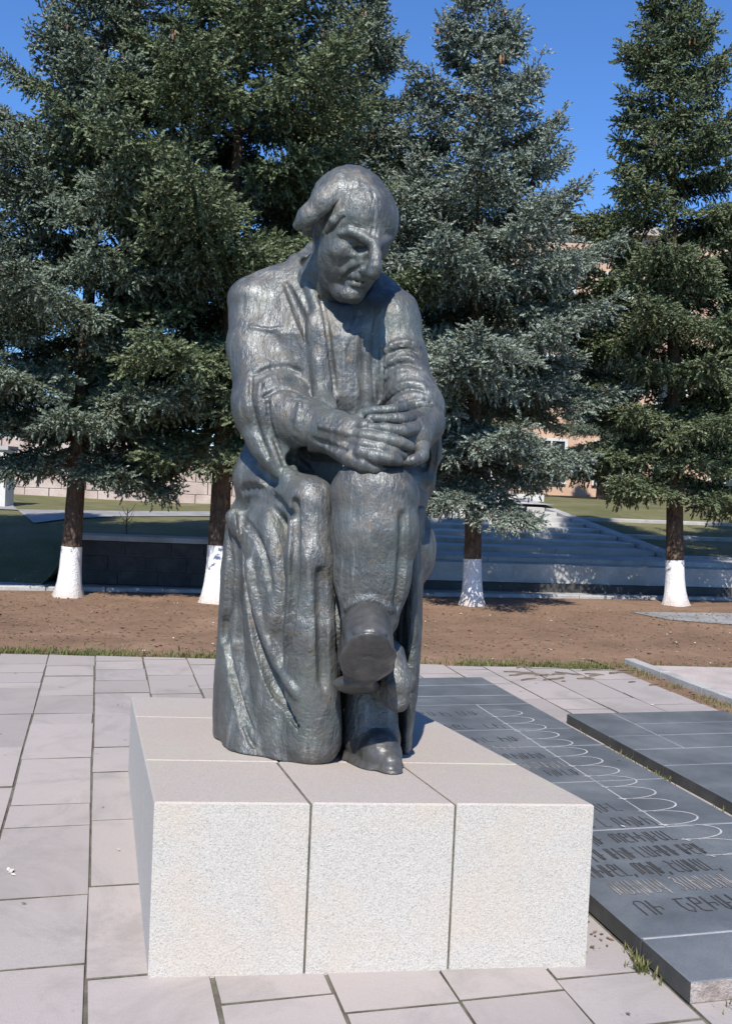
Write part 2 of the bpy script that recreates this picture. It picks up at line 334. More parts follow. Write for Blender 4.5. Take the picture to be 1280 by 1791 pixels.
# ------------------------------------------------------------------ statue: a carved solid, meshed once
PZ = 0.573                                  # top of the plinth at its front edge; it falls a little towards the back
def topz(y): return PZ - 0.077 * (y - 3.2)
DY = 0.12                                   # the whole figure stands this much further back on the plinth
def ats(px, py, Y): return at(px, py, Y + DY)
class Field:
    def __init__(s, lo, hi, vox):
        lo = np.array(lo, float) + (-0.02, DY, -0.02); hi = np.array(hi, float) + (0.02, DY + 0.02, 0.03); s.lo = lo; s.vox = vox
        s.n = np.ceil((np.array(hi) - s.lo) / vox).astype(int) + 1
        s.D = np.full(s.n, 0.6, np.float32)
        s.ax = [(s.lo[i] + vox * np.arange(s.n[i])).astype(np.float32) for i in range(3)]
    def sl(s, bmin, bmax):
        a = np.clip(np.floor((np.array(bmin) - s.lo) / s.vox).astype(int), 0, s.n)
        b = np.clip(np.ceil((np.array(bmax) - s.lo) / s.vox).astype(int) + 1, 0, s.n)
        if np.any(b <= a): return None
        g = tuple(slice(a[i], b[i]) for i in range(3))
        return g, s.ax[0][g[0]][:, None, None], s.ax[1][g[1]][None, :, None], s.ax[2][g[2]][None, None, :]
    def put(s, g, d, k, op):
        A = s.D[g]
        if op == 'sub': d = -d
        if op == 'add':
            if k > 0:
                h = np.maximum(k - np.abs(A - d), 0) / k; s.D[g] = np.minimum(A, d) - h * h * k * 0.25
            else: s.D[g] = np.minimum(A, d)
        else:
            if k > 0:
                h = np.maximum(k - np.abs(A - d), 0) / k; s.D[g] = np.maximum(A, d) + h * h * k * 0.25
            else: s.D[g] = np.maximum(A, d)
    def cone(s, a, b, ra, rb, k=0.02, op='add', flat=None):
        """round cone from a to b; flat = (axis, factor) squashes it along an axis"""
        a = np.array(a, np.float32); b = np.array(b, np.float32); r = max(ra, rb) * (1 if flat is None else max(1, flat[1])) + k + 3 * s.vox
        q = s.sl(np.minimum(a, b) - r, np.maximum(a, b) + r)
        if q is None: return s
        g, x, y, z = q; d = b - a; L = float(d @ d) + 1e-9
        t = np.clip(((x - a[0]) * d[0] + (y - a[1]) * d[1] + (z - a[2]) * d[2]) / L, 0, 1)
        ex, ey, ez = x - a[0] - t * d[0], y - a[1] - t * d[1], z - a[2] - t * d[2]
        sc = 1.0
        if flat is not None:
            n = np.array(flat[0], np.float32); n = n / np.linalg.norm(n); f = 1.0 / flat[1] - 1.0
            w = (ex * n[0] + ey * n[1] + ez * n[2]) * f; ex = ex + n[0] * w; ey = ey + n[1] * w; ez = ez + n[2] * w; sc = min(1.0, flat[1])
        s.put(g, (np.sqrt(ex * ex + ey * ey + ez * ez) - (ra + t * (rb - ra))) * sc, k, op); return s
    def chain(s, pts, rads, k=0.02, op='add', flat=None):
        rads = rads if hasattr(rads, '__len__') else [rads] * len(pts)
        for i in range(len(pts) - 1): s.cone(pts[i], pts[i + 1], rads[i], rads[i + 1], k, op, flat)
        return s
    def ell(s, c, r, k=0.02, op='add', rot=None):
        c = np.array(c, np.float32); r = np.array(r, np.float32); m = r.max() + k + 3 * s.vox
        q = s.sl(c - m, c + m)
        if q is None: return s
        g, x, y, z = q; x, y, z = x - c[0], y - c[1], z - c[2]
        if rot is not None:
            R = np.array(rot, np.float32)     # rows = local axes
            x, y, z = (R[i, 0] * x + R[i, 1] * y + R[i, 2] * z for i in range(3))
        k0 = np.sqrt((x / r[0]) ** 2 + (y / r[1]) ** 2 + (z / r[2]) ** 2); k1 = np.sqrt((x / r[0] ** 2) ** 2 + (y / r[1] ** 2) ** 2 + (z / r[2] ** 2) ** 2) + 1e-6
        s.put(g, k0 * (k0 - 1) / k1, k, op); return s
    def loft(s, secs, k=0.02, op='add', p=2.6, endr=0.02):
        """secs: rows (z, cx, cy, rx, ry), z rising; superellipse sections"""
        S = np.array(sorted(secs), np.float32); lo = np.array([(S[:, 1] - S[:, 3]).min(), (S[:, 2] - S[:, 4]).min(), S[0, 0]]) - k - 0.03
        hi = np.array([(S[:, 1] + S[:, 3]).max(), (S[:, 2] + S[:, 4]).max(), S[-1, 0]]) + k + 0.03
        q = s.sl(lo, hi)
        if q is None: return s
        g, x, y, z = q; zz = z.ravel()
        ip = lambda i: np.interp(zz, S[:, 0], S[:, i])[None, None, :]
        # smooth the section curves a little
        rx, ry = ip(3), ip(4)
        u = np.abs((x - ip(1)) / rx); v = np.abs((y - ip(2)) / ry)
        d = ((u ** p + v ** p) ** (1 / p) - 1) * np.minimum(rx, ry)
        dz = np.maximum(S[0, 0] - z, z - S[-1, 0])
        dd = np.maximum(d, dz + 0 * d) if endr <= 0 else np.where((d > -endr) & (dz > -endr), np.sqrt(np.maximum(d + endr, 0) ** 2 + np.maximum(dz + endr, 0) ** 2) - endr, np.maximum(d, dz))
        s.put(g, dd.astype(np.float32), k, op); return s
    def depth(s, px, py, y0=3.3, y1=4.95):
        """distance of the carved surface behind a point of the front elevation"""
        ys = np.arange(y0, y1, s.vox * 0.7); d = ray(px, py)
        P = cC[None] + d[None] * (ys / d[1])[:, None]
        I = np.round((P - s.lo) / s.vox).astype(int); ok = np.all((I >= 0) & (I < s.n), axis=1)
        v = np.full(len(ys), 1.0); v[ok] = s.D[I[ok, 0], I[ok, 1], I[ok, 2]]
        h = np.where(v < 0)[0]
        return float(ys[h[0]]) if len(h) else None
    def stroke(s, pl, w, k=0.015, op='add', off=0.0, n=None, y0=3.3):
        """a fold (add) or a crease (sub) laid along the carved surface; pl rows (px, py[, width factor])"""
        P = np.array([(q[0], q[1], q[2] if len(q) > 2 else 1.0) for q in pl], float)
        seg = np.r_[0, np.cumsum(np.hypot(*np.diff(P[:, :2], axis=0).T))]; m = n or max(3, int(seg[-1] / 9))
        t = np.linspace(0, seg[-1], m)
        # Catmull-like smoothing: dense linear then box filter
        tt = np.linspace(0, seg[-1], 200); D = np.stack([np.interp(tt, seg, P[:, i]) for i in range(3)], 1)
        for _ in range(2):
            for w_ in (15,):
                pad = np.concatenate([np.repeat(D[:1], w_, 0), D, np.repeat(D[-1:], w_, 0)]); ker = np.ones(2 * w_ + 1) / (2 * w_ + 1)
                D2 = np.stack([np.convolve(pad[:, i], ker, 'valid') for i in range(3)], 1)
                e = np.minimum(1, np.minimum(np.arange(200), np.arange(200)[::-1]) / 20)[:, None]; D = D * (1 - e) + D2 * e
        X = np.stack([np.interp(t, tt, D[:, i]) for i in range(3)], 1)
        dep = [s.depth(a, b, y0) for a, b, _ in X]
        good = [i for i, v in enumerate(dep) if v is not None]
        if len(good) < 2: return s
        dp = np.interp(np.arange(m), good, [dep[i] for i in good])
        if m > 5:
            dp = np.convolve(np.r_[dp[0], dp[0], dp, dp[-1], dp[-1]], [0.1, 0.2, 0.4, 0.2, 0.1], 'valid')
        pts = [at(a, b, y + off * (w * y / FPX)) for (a, b, _), y in zip(X, dp)]
        rr = [w * f * y / FPX for (_, _, f), y in zip(X, dp)]
        return s.chain(pts, rr, k, op)
    def mesh(s, name, noise=0.0, seed=1, relax=1, sub_lo=None):
        D = s.D; n = D.shape; ins = D < 0
        # cells that straddle the surface
        c = ins[:-1, :-1, :-1].astype(np.int8)
        tot = c.copy()
        for dx, dy, dz in ((1, 0, 0), (0, 1, 0), (1, 1, 0), (0, 0, 1), (1, 0, 1), (0, 1, 1), (1, 1, 1)):
            tot += ins[dx:n[0] - 1 + dx, dy:n[1] - 1 + dy, dz:n[2] - 1 + dz]
        act = (tot > 0) & (tot < 8); I = np.argwhere(act); idm = np.full(act.shape, -1, np.int32); idm[act] = np.arange(len(I))
        acc = np.zeros((len(I), 3)); cnt = np.zeros(len(I))
        cor = [(a, b, e) for a in (0, 1) for b in (0, 1) for e in (0, 1)]
        val = {q: D[I[:, 0] + q[0], I[:, 1] + q[1], I[:, 2] + q[2]].astype(float) for q in cor}
        for q in cor:
            for ax_ in range(3):
                if q[ax_]: continue
                r = list(q); r[ax_] = 1; r = tuple(r); a, b = val[q], val[r]; m = (a < 0) != (b < 0)
                t = np.where(m, a / np.where(m, a - b, 1), 0)
                p = np.zeros((len(I), 3)); p[:] = q; p[:, ax_] += t
                acc[m] += p[m]; cnt[m] += 1
        V = s.lo + (I + acc / np.maximum(cnt, 1)[:, None]) * s.vox
        Q = []
        for ax_ in range(3):
            o1, o2 = [(1, 2), (2, 0), (0, 1)][ax_]
            a = ins; sl1 = [slice(1, n[i] - 1) for i in range(3)]; sl1[ax_] = slice(0, n[ax_] - 1)
            sl2 = list(sl1); sl2[ax_] = slice(1, n[ax_])
            A, B = a[tuple(sl1)], a[tuple(sl2)]
            for fl, msk in ((0, A & ~B), (1, ~A & B)):
                J = np.argwhere(msk); off = np.array([1, 1, 1]); off[ax_] = 0; J = J + off
                def cid(d1, d2):
                    K = J.copy(); K[:, o1] -= d1; K[:, o2] -= d2; return idm[K[:, 0], K[:, 1], K[:, 2]]
                q4 = [cid(1, 1), cid(0, 1), cid(0, 0), cid(1, 0)]
                if fl: q4 = q4[::-1]
                Q.append(np.stack(q4, 1))
        Q = np.concatenate(Q); Q = Q[(Q >= 0).all(1)]
        for _ in range(relax):
            S = np.zeros_like(V); c2 = np.zeros(len(V))
            for i in range(4):
                np.add.at(S, Q[:, i], V[Q[:, (i + 1) % 4]]); np.add.at(c2, Q[:, i], 1)
            V = V * 0.5 + 0.5 * S / np.maximum(c2, 1)[:, None]
        if noise > 0:
            N = np.zeros_like(V); fn = np.cross(V[Q[:, 2]] - V[Q[:, 0]], V[Q[:, 3]] - V[Q[:, 1]])
            for i in range(4): np.add.at(N, Q[:, i], fn)
            N /= np.linalg.norm(N, axis=1)[:, None] + 1e-9
            r = np.random.default_rng(seed); h = np.zeros(len(V))
            for wl, am in ((0.11, 1.0), (0.055, 0.7), (0.03, 0.5)):
                for _ in range(9):
                    d = r.normal(size=3); d /= np.linalg.norm(d); d *= (1, 1, 0.55)
                    w = 2 * math.pi / (wl * r.uniform(0.7, 1.4)); wd = r.normal(size=3) * 2.2 / 0.1
                    h += am / 3 * np.sin(V @ d * w + r.uniform(0, 6.28) + 1.3 * np.sin(V @ wd + r.uniform(0, 6)))
            V = V + N * (noise * h)[:, None]
        V[:, 2] = np.maximum(V[:, 2], topz(V[:, 1]) + 0.0015) if sub_lo else V[:, 2]
        return mesh_np(name, V, None, Q, True)

def pr(r, Y): return r * (Y + DY) / FPX              # pixel radius -> metres
def sec(py, L, R_, Yf, Yb, zoff=0.0):
    """a horizontal section of the robe from its left and right edges on the front elevation and its front and back distance"""
    Yf += DY; Yb += DY; Ym = (Yf + Yb) / 2; a, b = at(L, py, Ym), at(R_, py, Ym)
    return ((a[2] + b[2]) / 2 + zoff, (a[0] + b[0]) / 2, Ym, (b[0] - a[0]) / 2, (Yb - Yf) / 2)

def ground(f): f.D = np.maximum(f.D, (topz(f.ax[1])[None, :, None] - f.ax[2][None, None, :]).astype(np.float32) + 0.001 + 0 * f.D)

def carve_coat():
    f = Field((-0.72, 3.38, PZ - 0.20), (0.46, 4.76, 2.72), 0.0062)
    S = ats
    # trunk
    f.loft([sec(462, 505, 640, 4.18, 4.40), sec(490, 440, 692, 4.12, 4.46), sec(530, 412, 720, 4.06, 4.50), sec(600, 412, 730, 3.99, 4.54),
            sec(700, 436, 735, 3.98, 4.56), sec(770, 432, 738, 4.03, 4.56), sec(810, 428, 738, 4.10, 4.56), sec(880, 416, 740, 4.08, 4.56), sec(1000, 400, 738, 3.95, 4.56)], 0.03, p=2.5, endr=0.05)
    # shoulders, upper arms, forearms in their sleeves
    for pts, rr in ((((446, 532, 4.20), (448, 610, 4.13), (468, 715, 4.0)), (43, 46, 56)), (((468, 715, 4.0), (545, 745, 3.86)), (58, 44)),
                    (((690, 552, 4.18), (700, 625, 4.08), (728, 715, 3.95)), (40, 42, 46)), (((728, 718, 3.94), (712, 752, 3.84)), (46, 40))):
        f.chain([S(*p) for p in pts], [pr(r, p[2]) for r, p in zip(rr, pts)], 0.05)
    f.ell(S(442, 522, 4.2), (pr(40, 4.2), 0.12, pr(32, 4.2)), 0.03)
    f.cone(S(470, 505, 4.22), S(560, 480, 4.26), pr(26, 4.2), pr(40, 4.2), 0.05)      # trapezius under the coat
    f.cone(S(690, 540, 4.2), S(620, 500, 4.28), pr(26, 4.2), pr(40, 4.2), 0.05)
    # hanging bell sleeve of the near arm
    for a, b, ra, rb in (((455, 700, 4.0), (492, 815, 3.9), 44, 17), ((500, 725, 3.93), (506, 815, 3.88), 30, 13), ((432, 700, 4.06), (470, 790, 3.98), 26, 20), ((480, 790, 3.92), (514, 832, 3.88), 16, 6)):
        f.cone(S(*a), S(*b), pr(ra, a[2]), pr(rb, b[2]), 0.03)
    f.loft([sec(690, 414, 530, 3.92, 4.14), sec(730, 418, 528, 3.90, 4.12), sec(765, 424, 524, 3.86, 4.08), sec(795, 440, 521, 3.84, 4.05), sec(818, 462, 519, 3.83, 4.0), sec(838, 490, 518, 3.83, 3.94)], 0.02, p=2.2, endr=0.02)
    f.loft([sec(735, 500, 560, 3.72, 4.02), sec(770, 505, 570, 3.72, 3.99), sec(800, 510, 560, 3.72, 3.96), sec(838, 517, 540, 3.72, 3.92)], 0.008, op='sub', p=2.3)      # mouth of the sleeve
    f.chain([S(470, 725, 4.0), S(548, 748, 3.84)], [pr(44, 4), pr(40, 3.84)], 0.02)
    # far sleeve hangs behind the wrist
    for a, b, ra, rb in (((746, 715, 3.98), (757, 800, 4.0), 28, 14), ((757, 790, 4.0), (752, 838, 4.0), 13, 9), ((735, 740, 3.97), (752, 800, 3.99), 26, 12)):
        f.cone(S(*a), S(*b), pr(ra, a[2]), pr(rb, b[2]), 0.02)
    # seat and skirt
    f.loft([sec(880, 412, 742, 4.08, 4.60), sec(940, 398, 742, 3.97, 4.60), sec(1000, 394, 740, 3.92, 4.60), sec(1100, 388, 737, 3.93, 4.60), sec(1180, 382, 732, 3.95, 4.60), sec(1235, 378, 724, 3.98, 4.60), sec(1275, 378, 716, 4.0, 4.60), sec(1400, 384, 714, 4.0, 4.60)], 0.03, p=2.4, endr=0.03)
    f.ell(S(728, 962, 4.12), (pr(35, 4.1), 0.20, pr(62, 4.1)), 0.02)                   # drapery swelling behind the shin
    # near thigh, knee, lower leg and the broad skirt panel over it
    f.chain([S(470, 835, 4.2), S(545, 880, 3.76)], [pr(62, 4.2), pr(42, 3.76)], 0.05)
    f.chain([S(546, 876, 3.75), S(543, 980, 3.71), S(546, 1100, 3.71), S(548, 1290, 3.76)], [pr(40, 3.75), pr(44, 3.7), pr(48, 3.7), pr(52, 3.75)], 0.03)
    f.loft([sec(878, 440, 560, 3.86, 4.3), sec(930, 424, 575, 3.80, 4.3), sec(1000, 424, 582, 3.76, 4.3), sec(1100, 430, 586, 3.75, 4.3), sec(1200, 440, 592, 3.74, 4.3), sec(1290, 452, 597, 3.71, 4.3), sec(1400, 466, 602, 3.68, 4.3)], 0.025, p=2.3)
    f.loft([sec(1110, 398, 500, 3.95, 4.5), sec(1170, 392, 530, 3.90, 4.5), sec(1240, 388, 560, 3.84, 4.5), sec(1290, 392, 580, 3.78, 4.5), sec(1400, 414, 592, 3.74, 4.5)], 0.02, p=2.3)
    f.loft([sec(910, 400, 460, 3.98, 4.5), sec(1000, 390, 470, 3.98, 4.5), sec(1100, 385, 470, 4.0, 4.5), sec(1200, 377, 460, 4.04, 4.5), sec(1400, 374, 470, 4.06, 4.5)], 0.02, p=2.3)
    f.chain([S(412, 905, 3.98), S(440, 930, 3.93), S(462, 985, 3.86)], [pr(18, 4), pr(22, 3.9), pr(20, 3.8)], 0.03)
    # crossed far thigh
    f.chain([S(700, 835, 4.2), S(656, 862, 3.72)], [pr(62, 4.2), pr(52, 3.72)], 0.05)
    # drape right of the shin
    f.loft([sec(880, 690, 742, 3.86, 4.4), sec(1000, 686, 738, 3.84, 4.4), sec(1100, 690, 736, 3.86, 4.4), sec(1200, 694, 730, 3.88, 4.4), sec(1270, 694, 720, 3.93, 4.4), sec(1400, 690, 716, 3.96, 4.4)], 0.02, p=2.3)
    # hollow between the hem panel and the drape, where the trouser leg and boots stand
    f.loft([sec(1165, 600, 694, 3.3, 3.93), sec(1200, 597, 698, 3.3, 3.97), sec(1290, 603, 702, 3.3, 4.0), sec(1450, 606, 704, 3.3, 4.0)], 0.03, op='sub', p=3)
    # hollow between the near knee, the sleeve and the belly
    f.ell(S(556, 806, 3.88), (pr(58, 3.8), 0.15, pr(27, 3.8)), 0.012, op='sub')
    f.chain([S(428, 805, 4.0), S(468, 838, 3.90), S(512, 856, 3.82)], [pr(10, 4), pr(15, 3.9), pr(13, 3.8)], 0.008, op='sub')      # gap under the hanging sleeve
    # collar and neck opening
    f.ell(S(603, 478, 4.10), (pr(52, 4.1), 0.17, pr(58, 4.1)), 0.03, op='sub')
    f.ell(S(625, 528, 3.98), (pr(42, 4.0), 0.07, pr(30, 4.0)), 0.03, op='sub')
    f.chain([S(520, 458, 4.24), S(548, 438, 4.36), S(600, 430, 4.42)], [pr(12, 4.2), pr(13, 4.3), pr(13, 4.4)], 0.025)      # stand-up collar at the nape
    f.chain([S(516, 456, 4.22), S(536, 480, 4.14), S(562, 520, 4.06)], [pr(12, 4.2), pr(13, 4.1), pr(10, 4.05)], 0.02)
    f.ell(S(536, 452, 4.14), (pr(13, 4.1), 0.08, pr(17, 4.1)), 0.008, op='sub')
    f.ell(S(684, 560, 4.12), (pr(44, 4.1), 0.11, pr(46, 4.1)), 0.06)
    a = f.stroke
    # --- creases and folds of the coat, front
    a([(500, 496, 0.4), (514, 525, 0.8), (530, 562), (545, 600), (546, 636, 0.5)], 8, 0.016, 'sub', 0.35)        # armhole shadow
    a([(535, 480), (552, 525), (562, 565), (566, 600), (572, 660), (578, 716)], 12, 0.012, 'add', 0.2)  # lapel roll
    a([(548, 560), (552, 610), (560, 660), (564, 705)], 12, 0.02, 'add', 0.3)
    a([(562, 520), (572, 570), (576, 610), (584, 665), (590, 720)], 6, 0.005, 'sub', 0.5)
    a([(624, 556), (609, 590), (600, 620), (602, 680), (604, 715)], 2.6, 0.006, 'add', 0.3)
    a([(618, 600), (615, 650), (616, 712)], 2.4, 0.006, 'add', 0.3)
    a([(660, 552), (649, 600), (651, 660), (656, 712)], 3.6, 0.008, 'add', 0.3)
    a([(640, 580), (638, 640), (642, 712)], 5, 0.03, 'sub', -0.4)
    a([(666, 612), (668, 650), (664, 700)], 5, 0.012, 'sub', 0.2)
    # --- sleeve of the near arm
    a([(448, 655), (470, 644), (500, 640), (525, 650)], 3, 0.014, 'sub', 0.0)
    a([(452, 676), (475, 662), (505, 660), (532, 676)], 4.5, 0.018, 'add', 0.2)
    a([(462, 694), (490, 678), (518, 682), (540, 698)], 2.6, 0.012, 'sub', 0.1)
    a([(440, 655), (438, 700), (448, 745), (470, 800)], 3, 0.012, 'sub', 0.1)
    a([(455, 672), (454, 715), (466, 760), (488, 812)], 3.6, 0.014, 'add', 0.2)
    a([(468, 695), (470, 730), (482, 770), (498, 815)], 2.6, 0.010, 'sub', 0.1)
    a([(525, 706), (520, 750), (516, 790), (514, 830)], 5, 0.012, 'add', 0.2)
    a([(440, 572), (470, 578), (498, 574)], 2.5, 0.010, 'add', 0.1)
    # --- far arm
    for yy, sl in ((600, 2.6), (628, 2.2), (650, 2.4)):
        a([(674, yy + 12), (690, yy), (712, yy - 3), (734, yy + 6)], sl, 0.016, 'add', 0.1)
    for yy in (612, 637): a([(676, yy + 10), (695, yy), (715, yy - 2), (734, yy + 7)], 2.5, 0.01, 'sub', 0.1)
    for dx, dy, ww in ((0, 0, 4), (8, 20, 2.6), (16, 36, 3.4)):
        a([(668 + dx * .3, 706 + dy * .4), (690 + dx * .5, 678 + dy), (715 + dx, 668 + dy), (742 + dx * .8, 676 + dy)], ww, 0.014, 'add', 0.2)
        a([(672 + dx * .3, 712 + dy * .5), (694 + dx * .5, 687 + dy), (718 + dx, 678 + dy), (745 + dx * .8, 686 + dy)], 2.6, 0.008, 'sub', 0.2)
    a([(764, 745), (762, 790), (756, 832)], 3.5, 0.01, 'sub', 0.2)
    a([(747, 752), (745, 790), (742, 815)], 7, 0.012, 'sub', 0.0)
    # --- skirt
    a([(421, 905, 0.7), (425, 960, 0.7), (430, 1020, 0.8), (438, 1075), (455, 1130, 1.2), (478, 1190, 1.5), (503, 1235, 1.3), (528, 1276, 0.5)], 11, 0.005, 'sub', 0.75)   # deep undercut edge
    a([(436, 985), (446, 1050), (464, 1110), (490, 1165), (520, 1215)], 9, 0.012, 'add', 0.1)
    a([(393, 1090), (400, 1140), (410, 1195), (424, 1245), (446, 1302)], 8, 0.012, 'sub', 0.45)
    a([(398, 930), (402, 980), (400, 1050), (393, 1120)], 6, 0.016, 'sub', 0.2)
    a([(517, 880), (517, 950), (515, 1040), (506, 1110), (500, 1160, 0.4)], 10, 0.012, 'sub', 0.5)
    a([(470, 905), (484, 960), (490, 1030), (480, 1090)], 13, 0.03, 'add', 0.45)
    a([(418, 893), (434, 918), (455, 945), (468, 985), (474, 1030)], 5, 0.014, 'sub', 0.2)
    a([(585, 850), (583, 900), (585, 1000), (588, 1100), (593, 1190)], 9, 0.006, 'sub', 0.9)
    a([(706, 890), (712, 960), (706, 1050), (700, 1120), (704, 1180)], 6, 0.012, 'sub', 0.3)
    a([(722, 900), (724, 1000), (722, 1100), (718, 1200)], 5, 0.016, 'add', 0.25)
    a([(420, 860), (440, 850), (480, 870), (510, 900)], 6, 0.02, 'sub', 0.1)
    a([(405, 1190), (420, 1240), (455, 1300)], 7, 0.02, 'add', 0.3)
    a([(560, 1000), (562, 1100), (566, 1200)], 6, 0.02, 'sub', 0.0)
    # level base
    ground(f)
    return f

def carve_leg():
    """crossed lower leg in its trouser, and the standing leg below it"""
    f = Field((-0.22, 3.26, PZ - 0.20), (0.34, 4.2, 1.78), 0.0062); S = ats
    fl = ((0.15, 1, 0.1), 0.72)
    f.chain([S(655, 868, 3.66), S(655, 930, 3.65), S(651, 1010, 3.64), S(647, 1078, 3.62)], [pr(72, 3.7), pr(74, 3.7), pr(64, 3.67), pr(51, 3.65)], 0.03, flat=fl)
    f.ell(S(655, 864, 3.67), (pr(74, 3.7), 0.115, pr(50, 3.7)), 0.04)
    f.cone(S(654, 868, 3.74), S(690, 868, 4.12), pr(66, 3.7), pr(60, 4.1), 0.04)
    f.chain([S(646, 1180, 3.88), S(650, 1290, 3.84)], [pr(46, 3.8), pr(50, 3.8)], 0.03)
    a = f.stroke
    a([(606, 1062), (628, 1050), (655, 1048), (684, 1066)], 6, 0.014, 'add', 0.3)
    a([(704, 900), (704, 960), (694, 1060)], 4, 0.02, 'sub', 0.0)
    ground(f)
    return f

def carve_boot_raised():
    f = Field((-0.2, 3.12, 0.80), (0.26, 3.95, 1.34), 0.0056); S = ats
    sn = (0.04, -0.68, -0.73)
    f.chain([S(644, 1075, 3.62), S(643, 1100, 3.52), S(645, 1112, 3.42)], [pr(40, 3.6), pr(41, 3.5), pr(41, 3.4)], 0.03)     # ankle and vamp
    f.chain([S(645, 1126, 3.36), S(645, 1146, 3.42)], [pr(40, 3.36), pr(46, 3.42)], 0.03)
    f.ell(S(647, 1106, 3.32), (pr(32, 3.3), 0.06, pr(19, 3.3)), 0.008)                                                        # toe cap
    f.chain([S(640, 1100, 3.62), S(632, 1150, 3.66)], [pr(42, 3.6), pr(42, 3.66)], 0.03)
    f.chain([S(645, 1128, 3.275), S(645, 1146, 3.34), S(642, 1166, 3.42), S(636, 1176, 3.50)], [pr(38, 3.3), pr(48, 3.36), pr(45, 3.45), pr(38, 3.5)], 0.005, flat=(sn, 0.26))   # sole
    f.chain([S(620, 1196, 3.58), S(628, 1200, 3.68)], [pr(39, 3.6), pr(38, 3.68)], 0.004, flat=((0.05, -0.3, -0.95), 0.40))     # heel
    return f

def carve_boot_standing():
    f = Field((-0.2, 3.42, PZ - 0.20), (0.32, 4.12, 0.95), 0.006); S = ats
    f.chain([S(648, 1240, 3.86), S(650, 1290, 3.84)], [pr(44, 3.84), pr(50, 3.8)], 0.03)
    f.chain([S(652, 1300, 3.84), S(668, 1318, 3.70), S(683, 1334, 3.62)], [pr(46, 3.84), pr(34, 3.7), pr(18, 3.6)], 0.02)
    f.chain([S(648, 1330, 3.82), S(664, 1344, 3.70), S(684, 1349, 3.61)], [pr(54, 3.84), pr(44, 3.68), pr(22, 3.6)], 0.008, flat=((0, 0, 1), 0.5))
    f.chain([S(682, 1290, 3.84), S(696, 1330, 3.66)], [pr(12, 3.84), pr(8, 3.66)], 0.01)
    ground(f)
    return f

def carve_heel_flap():
    """hem of the crossed trouser hanging behind the heel"""
    f = Field((-0.06, 3.4, 0.76), (0.32, 4.05, 1.15), 0.006); S = ats
    f.chain([S(676, 1150, 3.74), S(696, 1196, 3.66)], [pr(34, 3.7), pr(26, 3.62)], 0.02)
    f.chain([S(668, 1196, 3.74), S(696, 1226, 3.66)], [pr(26, 3.7), pr(20, 3.6)], 0.02)
    return f

